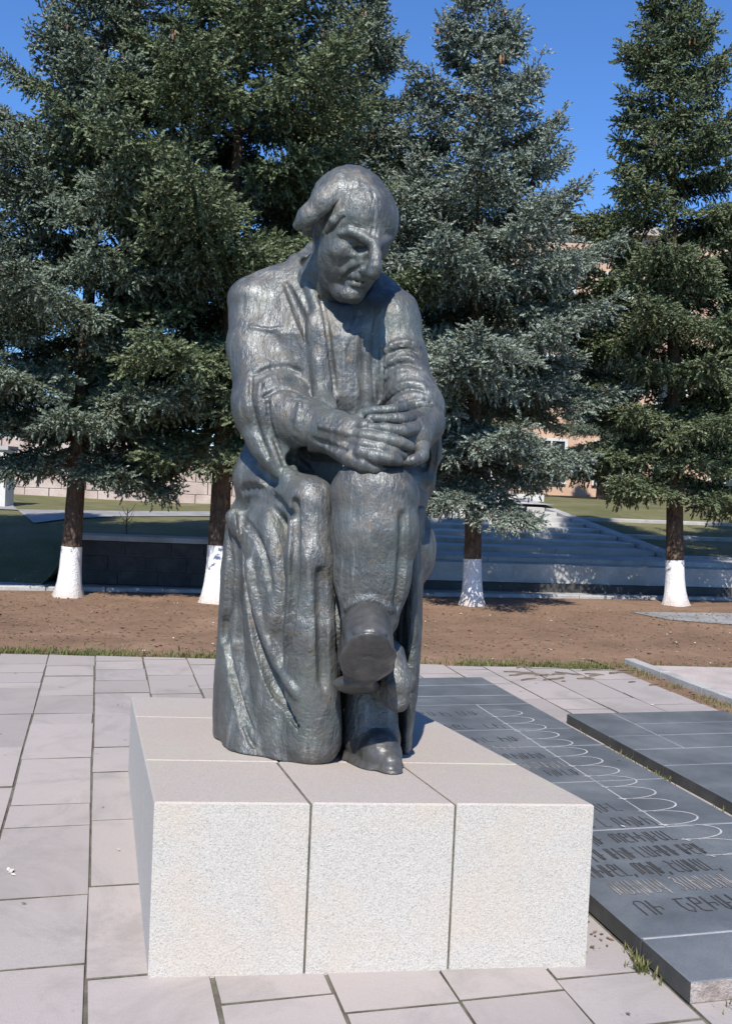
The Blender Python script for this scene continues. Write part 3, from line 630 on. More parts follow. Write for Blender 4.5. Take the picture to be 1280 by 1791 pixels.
# ---- head: local frame x = his left (viewer's right when he faces us), y = back, z = up, in head units then posed
def carve_head():
    Yc = 3.97
    f = Field((-0.36, 3.60, 1.90), (0.20, 4.42, 2.90), 0.0042); S = ats
    c = S(617, 409, Yc)
    yaw = math.radians(36); tilt = math.radians(29); roll_ = math.radians(4)
    fw = np.array([math.sin(yaw) * math.cos(tilt), -math.cos(yaw) * math.cos(tilt), -math.sin(tilt)])      # where the face looks
    up = np.array([0, 0, 1.0]); rt = np.cross(fw, up); rt /= np.linalg.norm(rt)      # his right side (viewer's left)
    up = np.cross(rt, fw)
    rt, up = rt * math.cos(roll_) + up * math.sin(roll_), -rt * math.sin(roll_) + up * math.cos(roll_)
    u = pr(0.90, Yc)                                   # one pixel in metres
    def L(r_, f_, u_):
        if u_ < -20: r_ *= max(0.84, 1 + (u_ + 20) * 0.004); u_ = -20 + (u_ + 20) * 0.80
        return c + (rt * r_ + fw * f_ + up * u_) * u       # right(viewer left), forward, up, in pixels
    R3 = np.array([rt, fw, up])
    E = lambda p, r, k=0.012, op='add': f.ell(L(*p), np.array(r) * u, k, op, R3)
    C = lambda p, q, ra, rb, k=0.012, op='add', flat=None: f.cone(L(*p), L(*q), ra * u, rb * u, k, op, flat)
    # skull, then the face as a wedge turned to his left
    E((0, -12, 34), (74, 92, 76), 0.02)
    E((0, 22, 30), (68, 54, 56), 0.03)               # forehead
    f.ell(S(603, 444, 3.945), (pr(45, 4), 0.105, pr(62, 4)), 0.05, rot=((1, 0, 0), (0, 0.92, 0.39), (0, -0.39, 0.92)))                                     # cheek
    f.chain([S(574, 440, 3.98), S(584, 486, 3.99), S(600, 508, 3.965), S(617, 513, 3.94)], [pr(24, 4), pr(20, 4), pr(17, 4), pr(15, 4)], 0.03)      # jaw
    f.chain([S(650, 424, 3.825), S(641, 470, 3.87), S(632, 490, 3.90), S(621, 512, 3.94)], [pr(18, 4), pr(18, 4), pr(15, 4), pr(14, 4)], 0.04)    # centre line of the face
    f.ell(S(706, 470, 3.95), (pr(40, 4), 0.20, pr(38, 4)), 0.03, 'sub'); f.ell(S(664, 436, 3.90), (pr(15, 4), 0.05, pr(18, 4)), 0.03)                                          # far cheek
    y0 = 3.72
    def Fp(px, py, off=0.0): return at(px, py, (f.depth(px, py, y0) or 4.0) + off)
    def blob(px, py, off, r, k=0.012, op='add'): f.ell(Fp(px, py, off), np.array(r) * np.array([pr(1, 4), 0.001, pr(1, 4)]), k, op)      # r: px, mm, px
    def bar(pl, r, off, k=0.01, op='add'):
        r = r if hasattr(r, '__len__') else [r] * len(pl); f.chain([Fp(x, y, off) for x, y in pl], [pr(q, 4) for q in r], k, op)
    # eye hollow, brow, lids
    blob(627, 434, -0.004, (20, 30, 10), 0.010, 'sub')
    blob(664, 436, -0.002, (9, 22, 9), 0.012, 'sub')
    bar([(597, 408), (613, 405), (632, 412), (647, 421), (655, 430)], [5, 7.5, 8, 7, 5], 0.001, 0.010)       # knitted brow
    bar([(662, 428), (672, 421), (682, 418)], [6, 7, 5], 0.002, 0.012)
    blob(627, 434, 0.012, (13, 17, 8), 0.006)                                                                    # eyeball under the lid
    bar([(611, 431), (623, 427.5), (638, 430)], 2.2, -0.001, 0.004); bar([(612, 436), (625, 440), (639, 437)], 2.0, -0.001, 0.004)
    f.stroke([(614, 432.5), (626, 433), (637, 433.5)], 1.3, 0.002, 'sub', 0.2, y0=y0)
    bar([(604, 437), (616, 447), (630, 449), (643, 444)], [3, 4.5, 4.5, 3], 0.002, 0.014)                        # bag below the eye
    blob(597, 438, 0.010, (17, 24, 13), 0.03)                                                                    # cheekbone
    # nose
    y1 = f.depth(652, 436, y0); f.chain([at(655, 427, y1 - .004), at(657, 448, y1 - .018), at(655, 468, y1 - .034), at(652, 478, y1 - .032)], [pr(9, 4), pr(9.5, 4), pr(11.5, 4), pr(11, 4)], 0.016)
    f.ell(at(651, 480, y1 - .028), (pr(10.5, 4), 0.030, pr(8.5, 4)), 0.010)
    f.ell(at(637, 473, y1 - .002), (pr(10, 4), 0.032, pr(9, 4)), 0.010)                                       # nostril wing
    f.stroke([(630, 464), (628, 471), (630, 479)], 1.6, 0.005, 'sub', 0.0, y0=y0)
    f.ell(at(645, 487, y1 - .022), (pr(4, 4), 0.016, pr(3, 4)), 0.004, 'sub')
    # folds from the nose, mouth, short beard
    bar([(630, 459), (618, 463), (604, 473), (598, 486)], [3, 5, 5, 3], 0.004, 0.018)
    f.stroke([(627, 467), (617, 471), (608, 477), (601, 485)], 2.2, 0.006, 'sub', 0.1, y0=y0)
    bar([(608, 485), (619, 482), (629, 482), (636, 486)], [2.5, 4, 4.5, 4], 0.008, 0.014); f.chain([at(636, 486, y1 - .012), at(646, 491, y1 - .024), at(656, 492, y1 - .03)], pr(3.2, 4), 0.006, 'sub')                        # upper lip with moustache
    bar([(607, 496), (618, 497), (630, 498)], [4, 5.5, 4.5], 0.002, 0.010)                                           # lower lip
    f.stroke([(599, 489), (610, 488), (620, 490), (630, 493), (638, 493)], 1.9, 0.003, 'sub', 0.5, y0=y0)
    f.stroke([(606, 504), (618, 505), (628, 504)], 2.4, 0.010, 'sub', 0.0, y0=y0)
    blob(614, 514, 0.003, (19, 26, 13), 0.014)
    for q in range(8): f.stroke([(597 + q * 5, 503 + (q - 4) ** 2 * .25), (600 + q * 4, 522)], 1.5, 0.004, 'add', 0.3, y0=y0)
    # forehead lines, temple and sideburn
    f.stroke([(652, 400), (650, 412), (652, 415)], 1.4, 0.008, 'sub', 0.0, y0=y0); f.stroke([(659, 402), (658, 414), (659, 414)], 1.2, 0.008, 'sub', 0.0, y0=y0)
    bar([(596, 372), (584, 386), (568, 408)], [5, 8, 5], 0.004, 0.010)
    f.stroke([(602, 380), (588, 394), (572, 410)], 1.8, 0.005, 'sub', 0.4, y0=y0)
    f.chain([S(556, 400, 4.04), S(556, 428, 4.05)], [pr(10, 4), pr(8, 4)], 0.012); f.ell(S(553, 414, 4.01), (pr(4, 4), 0.02, pr(9, 4)), 0.006, 'sub')      # ear under the lock
    # neck into the collar
    C((0, -22, -62), (-4, -60, -170), 43, 45, 0.03); C((10, 0, -80), (-4, -24, -170), 26, 32, 0.03)
    return f, L, R3, u

def carve_hair(L, R3, u):
    f = Field((-0.40, 3.66, 2.02), (0.20, 4.42, 2.92), 0.0046); S = ats
    E = lambda p, r, k=0.012, op='add': f.ell(L(*p), np.array(r) * u, k, op, R3)
    # cap of hair over the back and crown, and the heavy lock swept out to the side
    E((8, -30, 40), (76, 80, 78), 0.02)
    f.chain([S(614, 324, 3.950), S(592, 333, 3.875), S(566, 353, 3.850), S(540, 377, 3.860), S(522, 393, 3.900)], [pr(25, 4), pr(24, 3.9), pr(23, 3.9), pr(19, 3.9), pr(10, 3.95)], 0.02, flat=((-0.5, -0.75, 0.3), 0.8))
    f.chain([S(600, 335, 4.030), S(570, 365, 4.050), S(545, 395, 4.070)], [pr(30, 4), pr(28, 4), pr(20, 4)], 0.03)
    f.chain([S(640, 316, 4.000), S(610, 322, 3.910)], [pr(14, 4), pr(18, 4)], 0.03)
    f.chain([S(600, 366, 3.895), S(580, 386, 3.905), S(560, 408, 3.940)], [pr(8, 4), pr(11, 4), pr(7, 4)], 0.012)     # lock before the ear
    E((-14, 74, 30), (90, 74, 100), 0.004, 'sub')
    for k_ in range(5):
        f.chain([S(604 - 3 * k_, 312 + 5 * k_, 3.84), S(570 - 2 * k_, 334 + 6 * k_, 3.83), S(534, 366 + 6 * k_, 3.85)], pr(1.8, 4), 0.006, 'sub')
    f.chain([S(606, 350, 3.810), S(585, 364, 3.830), S(548, 402, 3.880)], [pr(4, 4), pr(6, 4), pr(9, 4)], 0.004, 'sub')
    return f

def carve_hands():
    f = Field((-0.22, 3.44, 1.52), (0.34, 4.02, 2.0), 0.0034); S = ats
    def finger(pts, rr, k=0.0015): f.chain([S(*p) for p in pts], [pr(r, 3.65) for r in rr], k)
    # far hand: its palm lies over the knee under the other, its fingers come round towards us
    f.chain([S(742, 740, 3.88), S(722, 762, 3.76), S(694, 778, 3.72)], [pr(38, 3.8), pr(34, 3.75), pr(32, 3.7)], 0.03)
    f.chain([S(705, 738, 3.78), S(668, 748, 3.70)], [pr(24, 3.7), pr(22, 3.7)], 0.03)
    finger([(716, 714, 3.80), (688, 717, 3.68), (655, 719, 3.655), (632, 722, 3.68)], (12, 10.5, 9, 7))
    finger([(730, 729, 3.76), (700, 733, 3.64), (672, 733, 3.615), (648, 732, 3.63)], (12, 11, 10, 8))
    finger([(732, 748, 3.73), (704, 754, 3.605), (678, 751, 3.585), (656, 748, 3.60)], (13, 12, 11, 8.5))
    finger([(738, 778, 3.72), (738, 797, 3.65), (722, 806, 3.61), (706, 808, 3.61)], (14, 12.5, 11, 8.5))          # little fingertip below
    # near hand: wrist, back of the hand, four fingers laid across, thumb underneath
    f.chain([S(500, 735, 3.90), S(548, 750, 3.82), S(590, 758, 3.74)], [pr(42, 3.9), pr(38, 3.8), pr(36, 3.74)], 0.03)
    f.chain([S(585, 756, 3.74), S(616, 766, 3.68), S(630, 774, 3.665)], [pr(38, 3.74), pr(34, 3.68), pr(24, 3.66)], 0.03, flat=((0.2, 1, 0.3), 0.75))
    finger([(612, 744, 3.67), (640, 745, 3.615), (662, 759, 3.60)], (13, 11, 9), 0.008)
    finger([(614, 758, 3.66), (645, 764, 3.585), (676, 769, 3.565), (700, 774, 3.575), (717, 781, 3.60)], (14, 13, 12, 11, 8.5))
    finger([(612, 772, 3.655), (640, 779, 3.58), (668, 785, 3.56), (688, 790, 3.575), (704, 797, 3.60)], (14, 13, 12, 11, 9))
    finger([(608, 783, 3.66), (636, 793, 3.575), (660, 799, 3.548), (682, 803, 3.55), (695, 806, 3.57)], (15, 14, 13, 12.5, 10))
    finger([(592, 780, 3.70), (612, 800, 3.61), (636, 813, 3.575), (656, 819, 3.57), (668, 820, 3.58)], (24, 17, 14, 11, 8), 0.008)        # thumb
    for p, r in (((636, 745, 3.605), 10), ((636, 762, 3.585), 11), ((634, 778, 3.578), 11), ((630, 792, 3.575), 12)):
        f.ell(S(*p), (pr(r, 3.6),) * 3, 0.008)                               # knuckles
    a = f.stroke
    a([(560, 745), (590, 752), (615, 760)], 4, 0.014, 'add', 0.3); a([(548, 770), (580, 780), (605, 790)], 4, 0.014, 'sub', 0.0)
    return f

statue = empty('statue', (float(at(560, 1250, 4.1)[0]), 4.2, topz(4.2)), 'dark bronze statue of a seated man in a long coat with clasped hands', 'statue')
link('coat', carve_coat().mesh('coat', 0.0009, 3, 0, True), M['bronze'], statue)
link('trouser_leg', carve_leg().mesh('trouser_leg', 0.0009, 5, 0, True), M['bronze'], statue)
link('boot', carve_boot_raised().mesh('boot', 0.001, 8), M['boot'], statue)
link('boot', carve_boot_standing().mesh('boot', 0.001, 9, 1, True), M['boot'], statue)
link('trouser_hem', carve_heel_flap().mesh('trouser_hem', 0.001, 12), M['bronze'], statue)
_f, _L, _R, _u = carve_head()
head = link('head', _f.mesh('head', 0.0008, 10, 0), M['bronze'], statue)
link('hair', carve_hair(_L, _R, _u).mesh('hair', 0.0016, 11), M['bronze'], head)
link('clasped_hands', carve_hands().mesh('clasped_hands', 0.0006, 13, 0), M['bronze'], statue)
# ------------------------------------------------------------------ pavement (s across, t away along its joints)
A2 = np.array([0.966, 0.259]); B2 = np.array([-0.259, 0.966])
def st(s, t): return A2 * s + B2 * t
def clip_half(poly, n, d):
    """keep the part of a polygon where p.n <= d"""
    out = []
    for i in range(len(poly)):
        p, q = np.array(poly[i - 1]), np.array(poly[i]); a, b = p @ n - d, q @ n - d
        if a <= 0 and b <= 0: out.append(q)
        elif a <= 0 < b: out.append(p + (q - p) * a / (a - b))
        elif b <= 0 < a: out.append(p + (q - p) * a / (a - b)); out.append(q)
    return out
EDGE_N = np.array([-0.09, 1.0]); EDGE_D = 8.72            # far edge of the paving: y = 8.72 + 0.09 x
def sheet(name, poly, z, mat, kind='structure', parent=None):
    mb = MB(); mb.add([(p[0], p[1], z) for p in poly], [tuple(range(len(poly)))]); o = mb.build(name, mat, parent)
    if parent is None: tag(o, kind=kind)
    return o
PL = np.array([(-0.637, 3.156), (0.820, 3.36), (0.243, 5.50), (-1.216, 5.306)])      # plinth plan
BED = [tuple(st(-2.3, 1.2)), tuple(st(7.2, 1.2)), (6.9, 8.72 + 0.09 * 6.9), (-4.3, 8.72 - 0.09 * 4.3)]
pavement = sheet('pavement', BED, -0.0062, M['grout'])
COLS = [-1.95, -1.56, -1.165, -0.77, -0.371, 0.010, 0.405, 0.775, 1.155, 1.52, 1.875, 2.26, 2.63, 3.0, 3.335, 3.705, 4.10, 4.55]
JOINT = {3: [5.99, 6.78, 7.55, 7.75], 4: [3.34, 3.89, 4.65, 4.96, 5.74, 6.50, 6.77, 7.29, 7.98, 8.37], 5: [3.23, 3.96, 4.70, 5.45, 5.94, 6.70],
         6: [3.01, 6.75, 7.3], 7: [2.89, 6.9], 8: [2.90], 9: [2.97], 13: [6.25, 6.94, 7.51], 14: [6.94, 7.6, 8.2], 15: [6.3, 6.94]}
r3 = random.Random(11); NSLAB = 0
for ci in range(len(COLS) - 1):
    s0, s1 = COLS[ci], COLS[ci + 1]; fixed = sorted(JOINT.get(ci, []))
    ts = [1.6]
    while ts[-1] < 9.6:
        nxt = [f for f in fixed if f > ts[-1] + 0.02]
        step = r3.choice([0.36, 0.42, 0.5, 0.56, 0.66])
        if nxt and (ts[-1] + step > nxt[0] - 0.25 or (len(fixed) > 5 and fixed[0] <= ts[-1] + .05)): ts.append(nxt[0])
        else: ts.append(ts[-1] + step)
    for t0, t1 in zip(ts[:-1], ts[1:]):
        g0, g1 = 0.0030 + r3.random() * 0.0035, 0.0022 + r3.random() * 0.0045
        poly = [st(s0 + g0, t0 + g1), st(s1 - g0, t0 + g1), st(s1 - g0, t1 - g1), st(s0 + g0, t1 - g1)]
        poly = [p + np.array([r3.uniform(-.004, .004), r3.uniform(-.004, .004)]) for p in poly]
        if max(t0, t1) > 7.3: poly = clip_half(poly, EDGE_N, EDGE_D + r3.uniform(-0.03, 0.02))
        if len(poly) < 3: continue
        # under the plinth or the dark slabs nothing shows
        c = np.mean(poly, 0)
        inpl = lambda p, m: (0.20 + m < p @ A2 < 1.66 - m) and (3.16 + m < p @ B2 < 5.40 - m)
        if all(inpl(p, 0.03) for p in poly): continue
        if 1.86 < s0 + 0.02 and s1 < 3.02 and 2.8 < t0 and t1 < 7.4: continue
        if s0 > 3.13 and t1 < 6.2: continue
        if t1 < 2.3: continue
        zt = r3.uniform(-0.0025, 0.0015)
        mb = MB(); mb.prism(poly, -0.012, zt, 0.002); v = np.array(mb.v); tilt = np.array([r3.gauss(0, .003), r3.gauss(0, .003)])
        v[:, 2] += np.where(v[:, 2] > -0.008, (v[:, :2] - c) @ tilt, 0); mb.v = [tuple(q) for q in v]
        me = mb.mesh('paving_slab'); me.materials.append(M['paver']); me.materials.append(M['grout'])
        for pg in me.polygons:
            if pg.normal.z < 0.9: pg.material_index = 1
        link('paving_slab', me, None, pavement); NSLAB += 1
print('paving slabs', NSLAB)

# ------------------------------------------------------------------ plinth: granite blocks
plinth = empty('plinth', (*PL.mean(0), 0), 'pale granite block plinth under the bronze statue', 'plinth')
def bil(u, v): return (PL[0] * (1 - u) + PL[1] * u) * (1 - v) + (PL[3] * (1 - u) + PL[2] * u) * v
UJ = [[0, 0.343, 0.672, 1], [0, 0.350, 0.668, 1], [0, 0.5, 1]]; VJ = [0, 0.285, 0.72, 1]
for r in range(3):
    for k in range(len(UJ[r]) - 1):
        u0, u1, v0, v1 = UJ[r][k], UJ[r][k + 1], VJ[r], VJ[r + 1]; g = 0.0028
        q = [bil(u0 + (g if u0 > 0 else 0), v0 + (g * .35 if v0 > 0 else 0)), bil(u1 - (g if u1 < 1 else 0), v0 + (g * .35 if v0 > 0 else 0)),
             bil(u1 - (g if u1 < 1 else 0), v1 - (g * .35 if v1 < 1 else 0)), bil(u0 + (g if u0 > 0 else 0), v1 - (g * .35 if v1 < 1 else 0))]
        V, Fc = prism(q, -0.01, 0.6, 0.006); V = np.array(V)
        dz = topz(V[:, 1]) - 0.6; V[:, 2] += np.where(V[:, 2] > 0.3, dz + (0.0015 * (k - 1)), 0)
        bm = MB(); bm.add(V, Fc); me = bm.mesh('stone_block'); me.materials.append(M['granite']); me.materials.append(M['granite_top'])
        for p in me.polygons:
            if p.normal.z > 0.5: p.material_index = 1
        link('stone_block', me, None, plinth)
core = MB(); I = [bil(.004, .003), bil(.996, .003), bil(.996, .997), bil(.004, .997)]
V, Fc = prism(I, -0.012, 0.6); V = np.array(V); V[:, 2] += np.where(V[:, 2] > 0.3, topz(V[:, 1]) - 0.6 - 0.006, 0); core.add(V, Fc); core.build('mortar_bed', M['grout'], plinth)

# ------------------------------------------------------------------ dark memorial slabs
def slab_piece(parent, s0, s1, t0, t1, z, g=0.004, name='basalt_slab', jit=0.001):
    V, Fc = prism([st(s0 + g, t0 + g), st(s1 - g, t0 + g), st(s1 - g, t1 - g), st(s0 + g, t1 - g)], 0.004, z + r3.uniform(-jit, jit), 0.0035)
    bm = MB(); bm.add(V, Fc); me = bm.mesh(name); me.materials.append(M['basalt']); me.materials.append(M['basalt_side']); me.materials.append(M['broken'])
    for p in me.polygons:
        if p.normal.z < 0.3: p.material_index = 2 if (t0 < 2.8 and p.normal.x * B2[0] + p.normal.y * B2[1] < -.7) else 1
    return link(name, me, None, parent)
Z1 = 0.075
slab1 = empty('memorial_slab', (*st(2.45, 5.0), 0), 'long dark basalt memorial slab with cut lettering and a white scalloped line', 'memorial slab')
T1 = [2.735, 3.042, 4.06, 4.745, 5.42, 5.818, 6.495, 6.772, 7.134, 7.416]; SL, SRT = 1.873, 3.012
for i, (t0, t1) in enumerate(zip(T1[:-1], T1[1:])):
    if i in (2, 3, 4, 5):
        slab_piece(slab1, SL, 2.605, t0, t1, Z1, 0.0035, jit=0.0006); slab_piece(slab1, 2.605, SRT, t0, t1, Z1, 0.0035, jit=0.0006)
    else: slab_piece(slab1, SL, SRT, t0, t1, Z1, 0.0055 if i > 5 or i < 2 else 0.0045, jit=0.0006)
mb = MB(); mb.prism([st(SL + .014, 2.755), st(SRT - .014, 2.755), st(SRT - .014, 7.40), st(SL + .014, 7.40)], 0.003, Z1 - 0.0025); mb.build('mortar_joint', M['mortar'], slab1)
# white scalloped line with barbs, inlaid 1 mm proud
def ribbon(mb, pts, w, z):
    P = np.array(pts); n = len(P); V = []
    w = w if hasattr(w, '__len__') else [w] * n
    for i in range(n):
        d = P[min(i + 1, n - 1)] - P[max(i - 1, 0)]; d = d / (np.linalg.norm(d) + 1e-9); m = np.array([-d[1], d[0]])
        for sg in (-1, 1): V.append((*(P[i] + sg * m * w[i]), z))
    for i in range(n): V.append((V[2 * i][0], V[2 * i][1], z - .004)); 
    Fc = [(2 * i + 1, 2 * i, 2 * i + 2, 2 * i + 3) for i in range(n - 1)]
    mb.add(V[:2 * n], Fc)
mb = MB(); tt = 6.33
while tt > 2.9:
    nx = tt - 0.188; arc = []
    for k in range(15):
        a = math.pi * k / 14; sx = 2.655 + 0.205 * math.sin(a) ** 0.85 - 0.05 * (k / 14); arc.append(st(sx, tt - 0.004 - (tt - nx - .004) * (0.5 - 0.5 * math.cos(a))))
    ribbon(mb, arc, [0.0022 + 0.0030 * math.sin(math.pi * k / 14) for k in range(15)], Z1 + 0.0018)
    ribbon(mb, [st(2.62, nx), st(2.572, nx + 0.003)], [0.006, 0.002], Z1 + 0.0022)
    ribbon(mb, [st(2.585, nx + 0.016), st(2.604, nx - 0.02)], [0.002, 0.005], Z1 + 0.0026)
    tt = nx
mb.build('scalloped_line', M['inlay'], slab1)
# narrow cut capitals, drawn stroke by stroke in a unit box
GL = {'Ո': (.42, [[(0, 0), (0, .85), (.1, 1), (.32, 1), (.42, .85), (.42, 0)]]), 'Ւ': (.34, [[(0, 0), (0, 1)], [(0, .52), (.34, .52), (.34, .30)]]), 'Ի': (.40, [[(0, 0), (0, 1)], [(0, .62), (.28, .68), (.40, .5), (.40, -.18)]]),
      'Ն': (.46, [[(0, 1), (0, .12), (.1, 0), (.22, 0)], [(.22, 1), (.22, 0)], [(.22, .42), (.46, .42)]]), 'Ե': (.40, [[(0, 1), (0, .1), (.12, 0), (.40, 0)], [(0, .85), (.12, 1), (.34, .9), (.34, .55), (0, .55)]]),
      'Ա': (.46, [[(0, 1), (0, .15), (.1, 0), (.26, 0), (.34, .12)], [(.34, 1), (.34, 0), (.46, .06)]]), 'Լ': (.36, [[(0, 1), (0, 0), (.36, 0)]]), 'Մ': (.44, [[(0, 0), (0, .85), (.1, 1), (.24, .9)], [(.24, 1), (.24, .1), (.44, .1)]]),
      'Պ': (.54, [[(0, 0), (0, .85), (.1, 1), (.24, .88)], [(.24, .95), (.24, .1)], [(.24, .85), (.36, 1), (.54, .85), (.54, 0)]]), 'Շ': (.5, [[(0, .95), (.5, .95)], [(.1, .95), (.02, .5), (.12, .1), (.34, 0), (.48, .25), (.4, .6)]]),
      'Վ': (.46, [[(0, 1), (0, .3), (.12, .18), (.30, .3)], [(.30, 1), (.30, -.15)], [(.30, .1), (.46, .1)]]), 'Յ': (.36, [[(0, .9), (.12, 1), (.3, .88), (.14, .62), (.34, .42), (.3, .1), (.08, 0), (0, .15)]]), 'Հ': (.5, [[(0, 1), (.2, .8), (.04, .4), (.1, .05), (.5, .0)], [(.3, .75), (.5, .75)]]), ',': (.08, [[(.04, .08), (0, -.15)]])}
def lettering(body, s0, t, width, h, mat, z, parent):
    tot = sum((GL[c][0] + .22) if c in GL else .34 for c in body) - .22; k = width / tot; x = 0.0; mb = MB(); q = 0
    for c in body:
        if c not in GL: x += .34; continue
        w, S_ = GL[c]
        for stx in S_:
            q += 1; pts = [st(s0 + (x + a) * k, t + b_ * h) for a, b_ in stx]
            if len(pts) == 2: pts = [pts[0], (pts[0] + pts[1]) / 2, pts[1]]
            ribbon(mb, pts, [.0046 if abs(stx[0][0] - stx[-1][0]) < .05 else .0032] * len(pts), z + q % 7 * 0.00012)
        x += w + .22
    mb.build('lettering', mat, parent)
LT = [('ՈՒ  ՇԵՒՆԻՆԵ', 2.00, 3.205, 0.56, 0.12, 'letter'), ('ՊԱԻՆԱՎ  ՅԱԻՆԱԻՆ', 1.99, 3.385, 0.53, 0.125, 'letter_pale'), ('ՈՒՆԵԼ, ՊԻՆ, ՀԱՆԱԼ,', 1.97, 3.555, 0.58, 0.12, 'letter'),
      ('ԻՐՆ ՆԻՆ ԼԱՒՆՆ ՆԵՆ', 2.04, 3.725, 0.57, 0.115, 'letter'), ('ԻՆ  ՊԵՒԻՆԱԼ', 2.13, 3.895, 0.43, 0.11, 'letter'), ('ՈՒՆ Լ ՄԻՆԻ', 2.14, 4.09, 0.43, 0.11, 'letter'), ('ԱՒԻՆԼ', 2.22, 4.29, 0.29, 0.11, 'letter'),
      ('ԻՆԼՆ', 2.40, 4.86, 0.18, 0.10, 'letter'), ('ԱՆԻԻՄԻՆԻ', 2.18, 5.00, 0.41, 0.11, 'letter_pale'), ('ԱԻ ՄԻՆԻՆ', 2.16, 5.19, 0.38, 0.10, 'letter'), ('ԼԱՎԵՆԻԻ', 2.03, 5.36, 0.42, 0.11, 'letter_pale'), ('ՄԵՆԻԼ ԻՆ', 2.03, 5.55, 0.5, 0.10, 'letter'), ('ՆԱՆԵԼ  ԼԻ', 2.0, 5.86, 0.55, 0.10, 'letter'), ('ՊԵՆԻ ԱՆ', 2.0, 6.2, 0.52, 0.10, 'letter')]
for body, s0, t, w, h, mt in LT: lettering(body, s0, t, w, h, M[mt], Z1 + 0.0016, slab1)
# second, wider platform of plain slabs
Z2 = 0.068
slab2 = empty('memorial_slab', (*st(3.9, 4.6), 0), 'wide plain dark basalt slab platform at the right of the lettered slab', 'memorial slab')
T2 = [2.4, 3.3, 3.75, 4.34, 4.99, 5.32, 5.62, 6.215]
for i, (t0, t1) in enumerate(zip(T2[:-1], T2[1:])):
    if i >= 5: slab_piece(slab2, 3.158, 3.508, t0, t1, Z2); slab_piece(slab2, 3.508, 4.4, t0, 5.9 if i > 5 else t1, Z2)
    else: slab_piece(slab2, 3.158, 4.4, t0, t1, Z2, 0.005)
slab_piece(slab2, 3.508, 4.4, 5.9, 6.215, Z2)
mb = MB(); mb.prism([st(3.172, 2.42), st(4.39, 2.42), st(4.39, 6.2), st(3.172, 6.2)], 0.003, Z2 - 0.003); mb.build('mortar_joint', M['mortar'], slab2)
# raised side path and its kerb beyond a strip of weeds
side = sheet('side_path', [st(4.85, 1.0), st(7.6, 1.0), (6.9, 9.30), (2.58, 8.93)], 0.050, M['sidepave'])
kerb = empty('kerb', (*st(4.81, 6), 0), 'grey stone kerb along the weedy strip at the right edge', 'kerb')
for k in range(8):
    t0 = 3.3 + 0.62 * k; V, Fc = prism([st(4.76, t0 + .004), st(4.86, t0 + .004), st(4.86, t0 + .616), st(4.76, t0 + .616)], -0.01, 0.056, 0.006); bm = MB(); bm.add(V, Fc); bm.build('kerb_stone', M['concrete'], kerb)

# ------------------------------------------------------------------ weeds, litter
def blades(name, pts, hmin, hmax, mat, seed=1, lean=0.6, w=0.004, parent=None):
    r = np.random.default_rng(seed); P = np.asarray(pts, float); n = len(P)
    a = r.uniform(0, 2 * np.pi, n); h = r.uniform(hmin, hmax, n); l = r.uniform(0.1, lean, n) * h; d = np.column_stack([np.cos(a), np.sin(a)]); q = np.column_stack([-d[:, 1], d[:, 0]]) * w * r.uniform(.6, 1.3, n)[:, None]
    V = np.zeros((n, 5, 3)); z = P[:, 2] if P.shape[1] > 2 else np.zeros(n)
    V[:, 0, :2] = P[:, :2] - q; V[:, 1, :2] = P[:, :2] + q; V[:, 2, :2] = P[:, :2] + d * l[:, None] * .35 + q * .8; V[:, 3, :2] = P[:, :2] + d * l[:, None] * .35 - q * .8; V[:, 4, :2] = P[:, :2] + d * l[:, None]
    V[:, :2, 2] = z[:, None]; V[:, 2:4, 2] = (z + h * .6)[:, None]; V[:, 4, 2] = z + h
    i = np.arange(n)[:, None] * 5
    me = mesh_np(name, V.reshape(-1, 3), i + np.array([[3, 2, 4]]), i + np.array([[0, 1, 2, 3]])); o = link(name, me, mat, parent); return tag(o, kind='stuff')
rg = np.random.default_rng(5)
xs = rg.uniform(-4.2, 6.5, 22000); off = np.abs(rg.normal(0, 0.15, 22000)) + rg.uniform(-.03, .03, 22000); keep = rg.random(22000) < (0.55 + 0.45 * np.sin(xs * 2.3) * np.sin(xs * 5.1 + 1))
blades('edge_grass', np.column_stack([xs, 8.74 + 0.09 * xs + off, np.full(22000, -0.02)])[keep], 0.012, 0.055, M['blade'], 2, 0.9, 0.0035)
P = []
for s0, s1, t0, t1, n in ((3.03, 3.15, 2.6, 6.2, 500), (4.57, 4.75, 3.5, 8.3, 1600), (1.66, 1.86, 3.3, 3.9, 60), (1.84, 1.87, 2.80, 3.3, 70)):
    s = rg.uniform(s0, s1, n); t = rg.uniform(t0, t1, n); k = (np.sin(t * 9.1) * np.sin(t * 3.7 + s0) > -0.1); P += [(*st(a, b), 0.0) for a, b in zip(s[k], t[k])]
for cs, ct, n, sp in ((3.10, 4.95, 130, .035), (3.08, 5.35, 60, .03), (1.835, 2.98, 70, .014), (2.06, 2.715, 110, .05), (1.80, 3.45, 60, .03)): P += [(*st(cs + rg.normal(0, sp), ct + rg.normal(0, sp * 1.6)), 0.0) for _ in range(n)]
blades('joint_weeds', P, 0.012, 0.045, M['blade'], 3, 1.0, 0.0028)
sheet('weed_strip', [st(4.55, 3.2), st(4.765, 3.2), st(4.765, 8.6), st(4.55, 8.6)], -0.002, M['soil'])
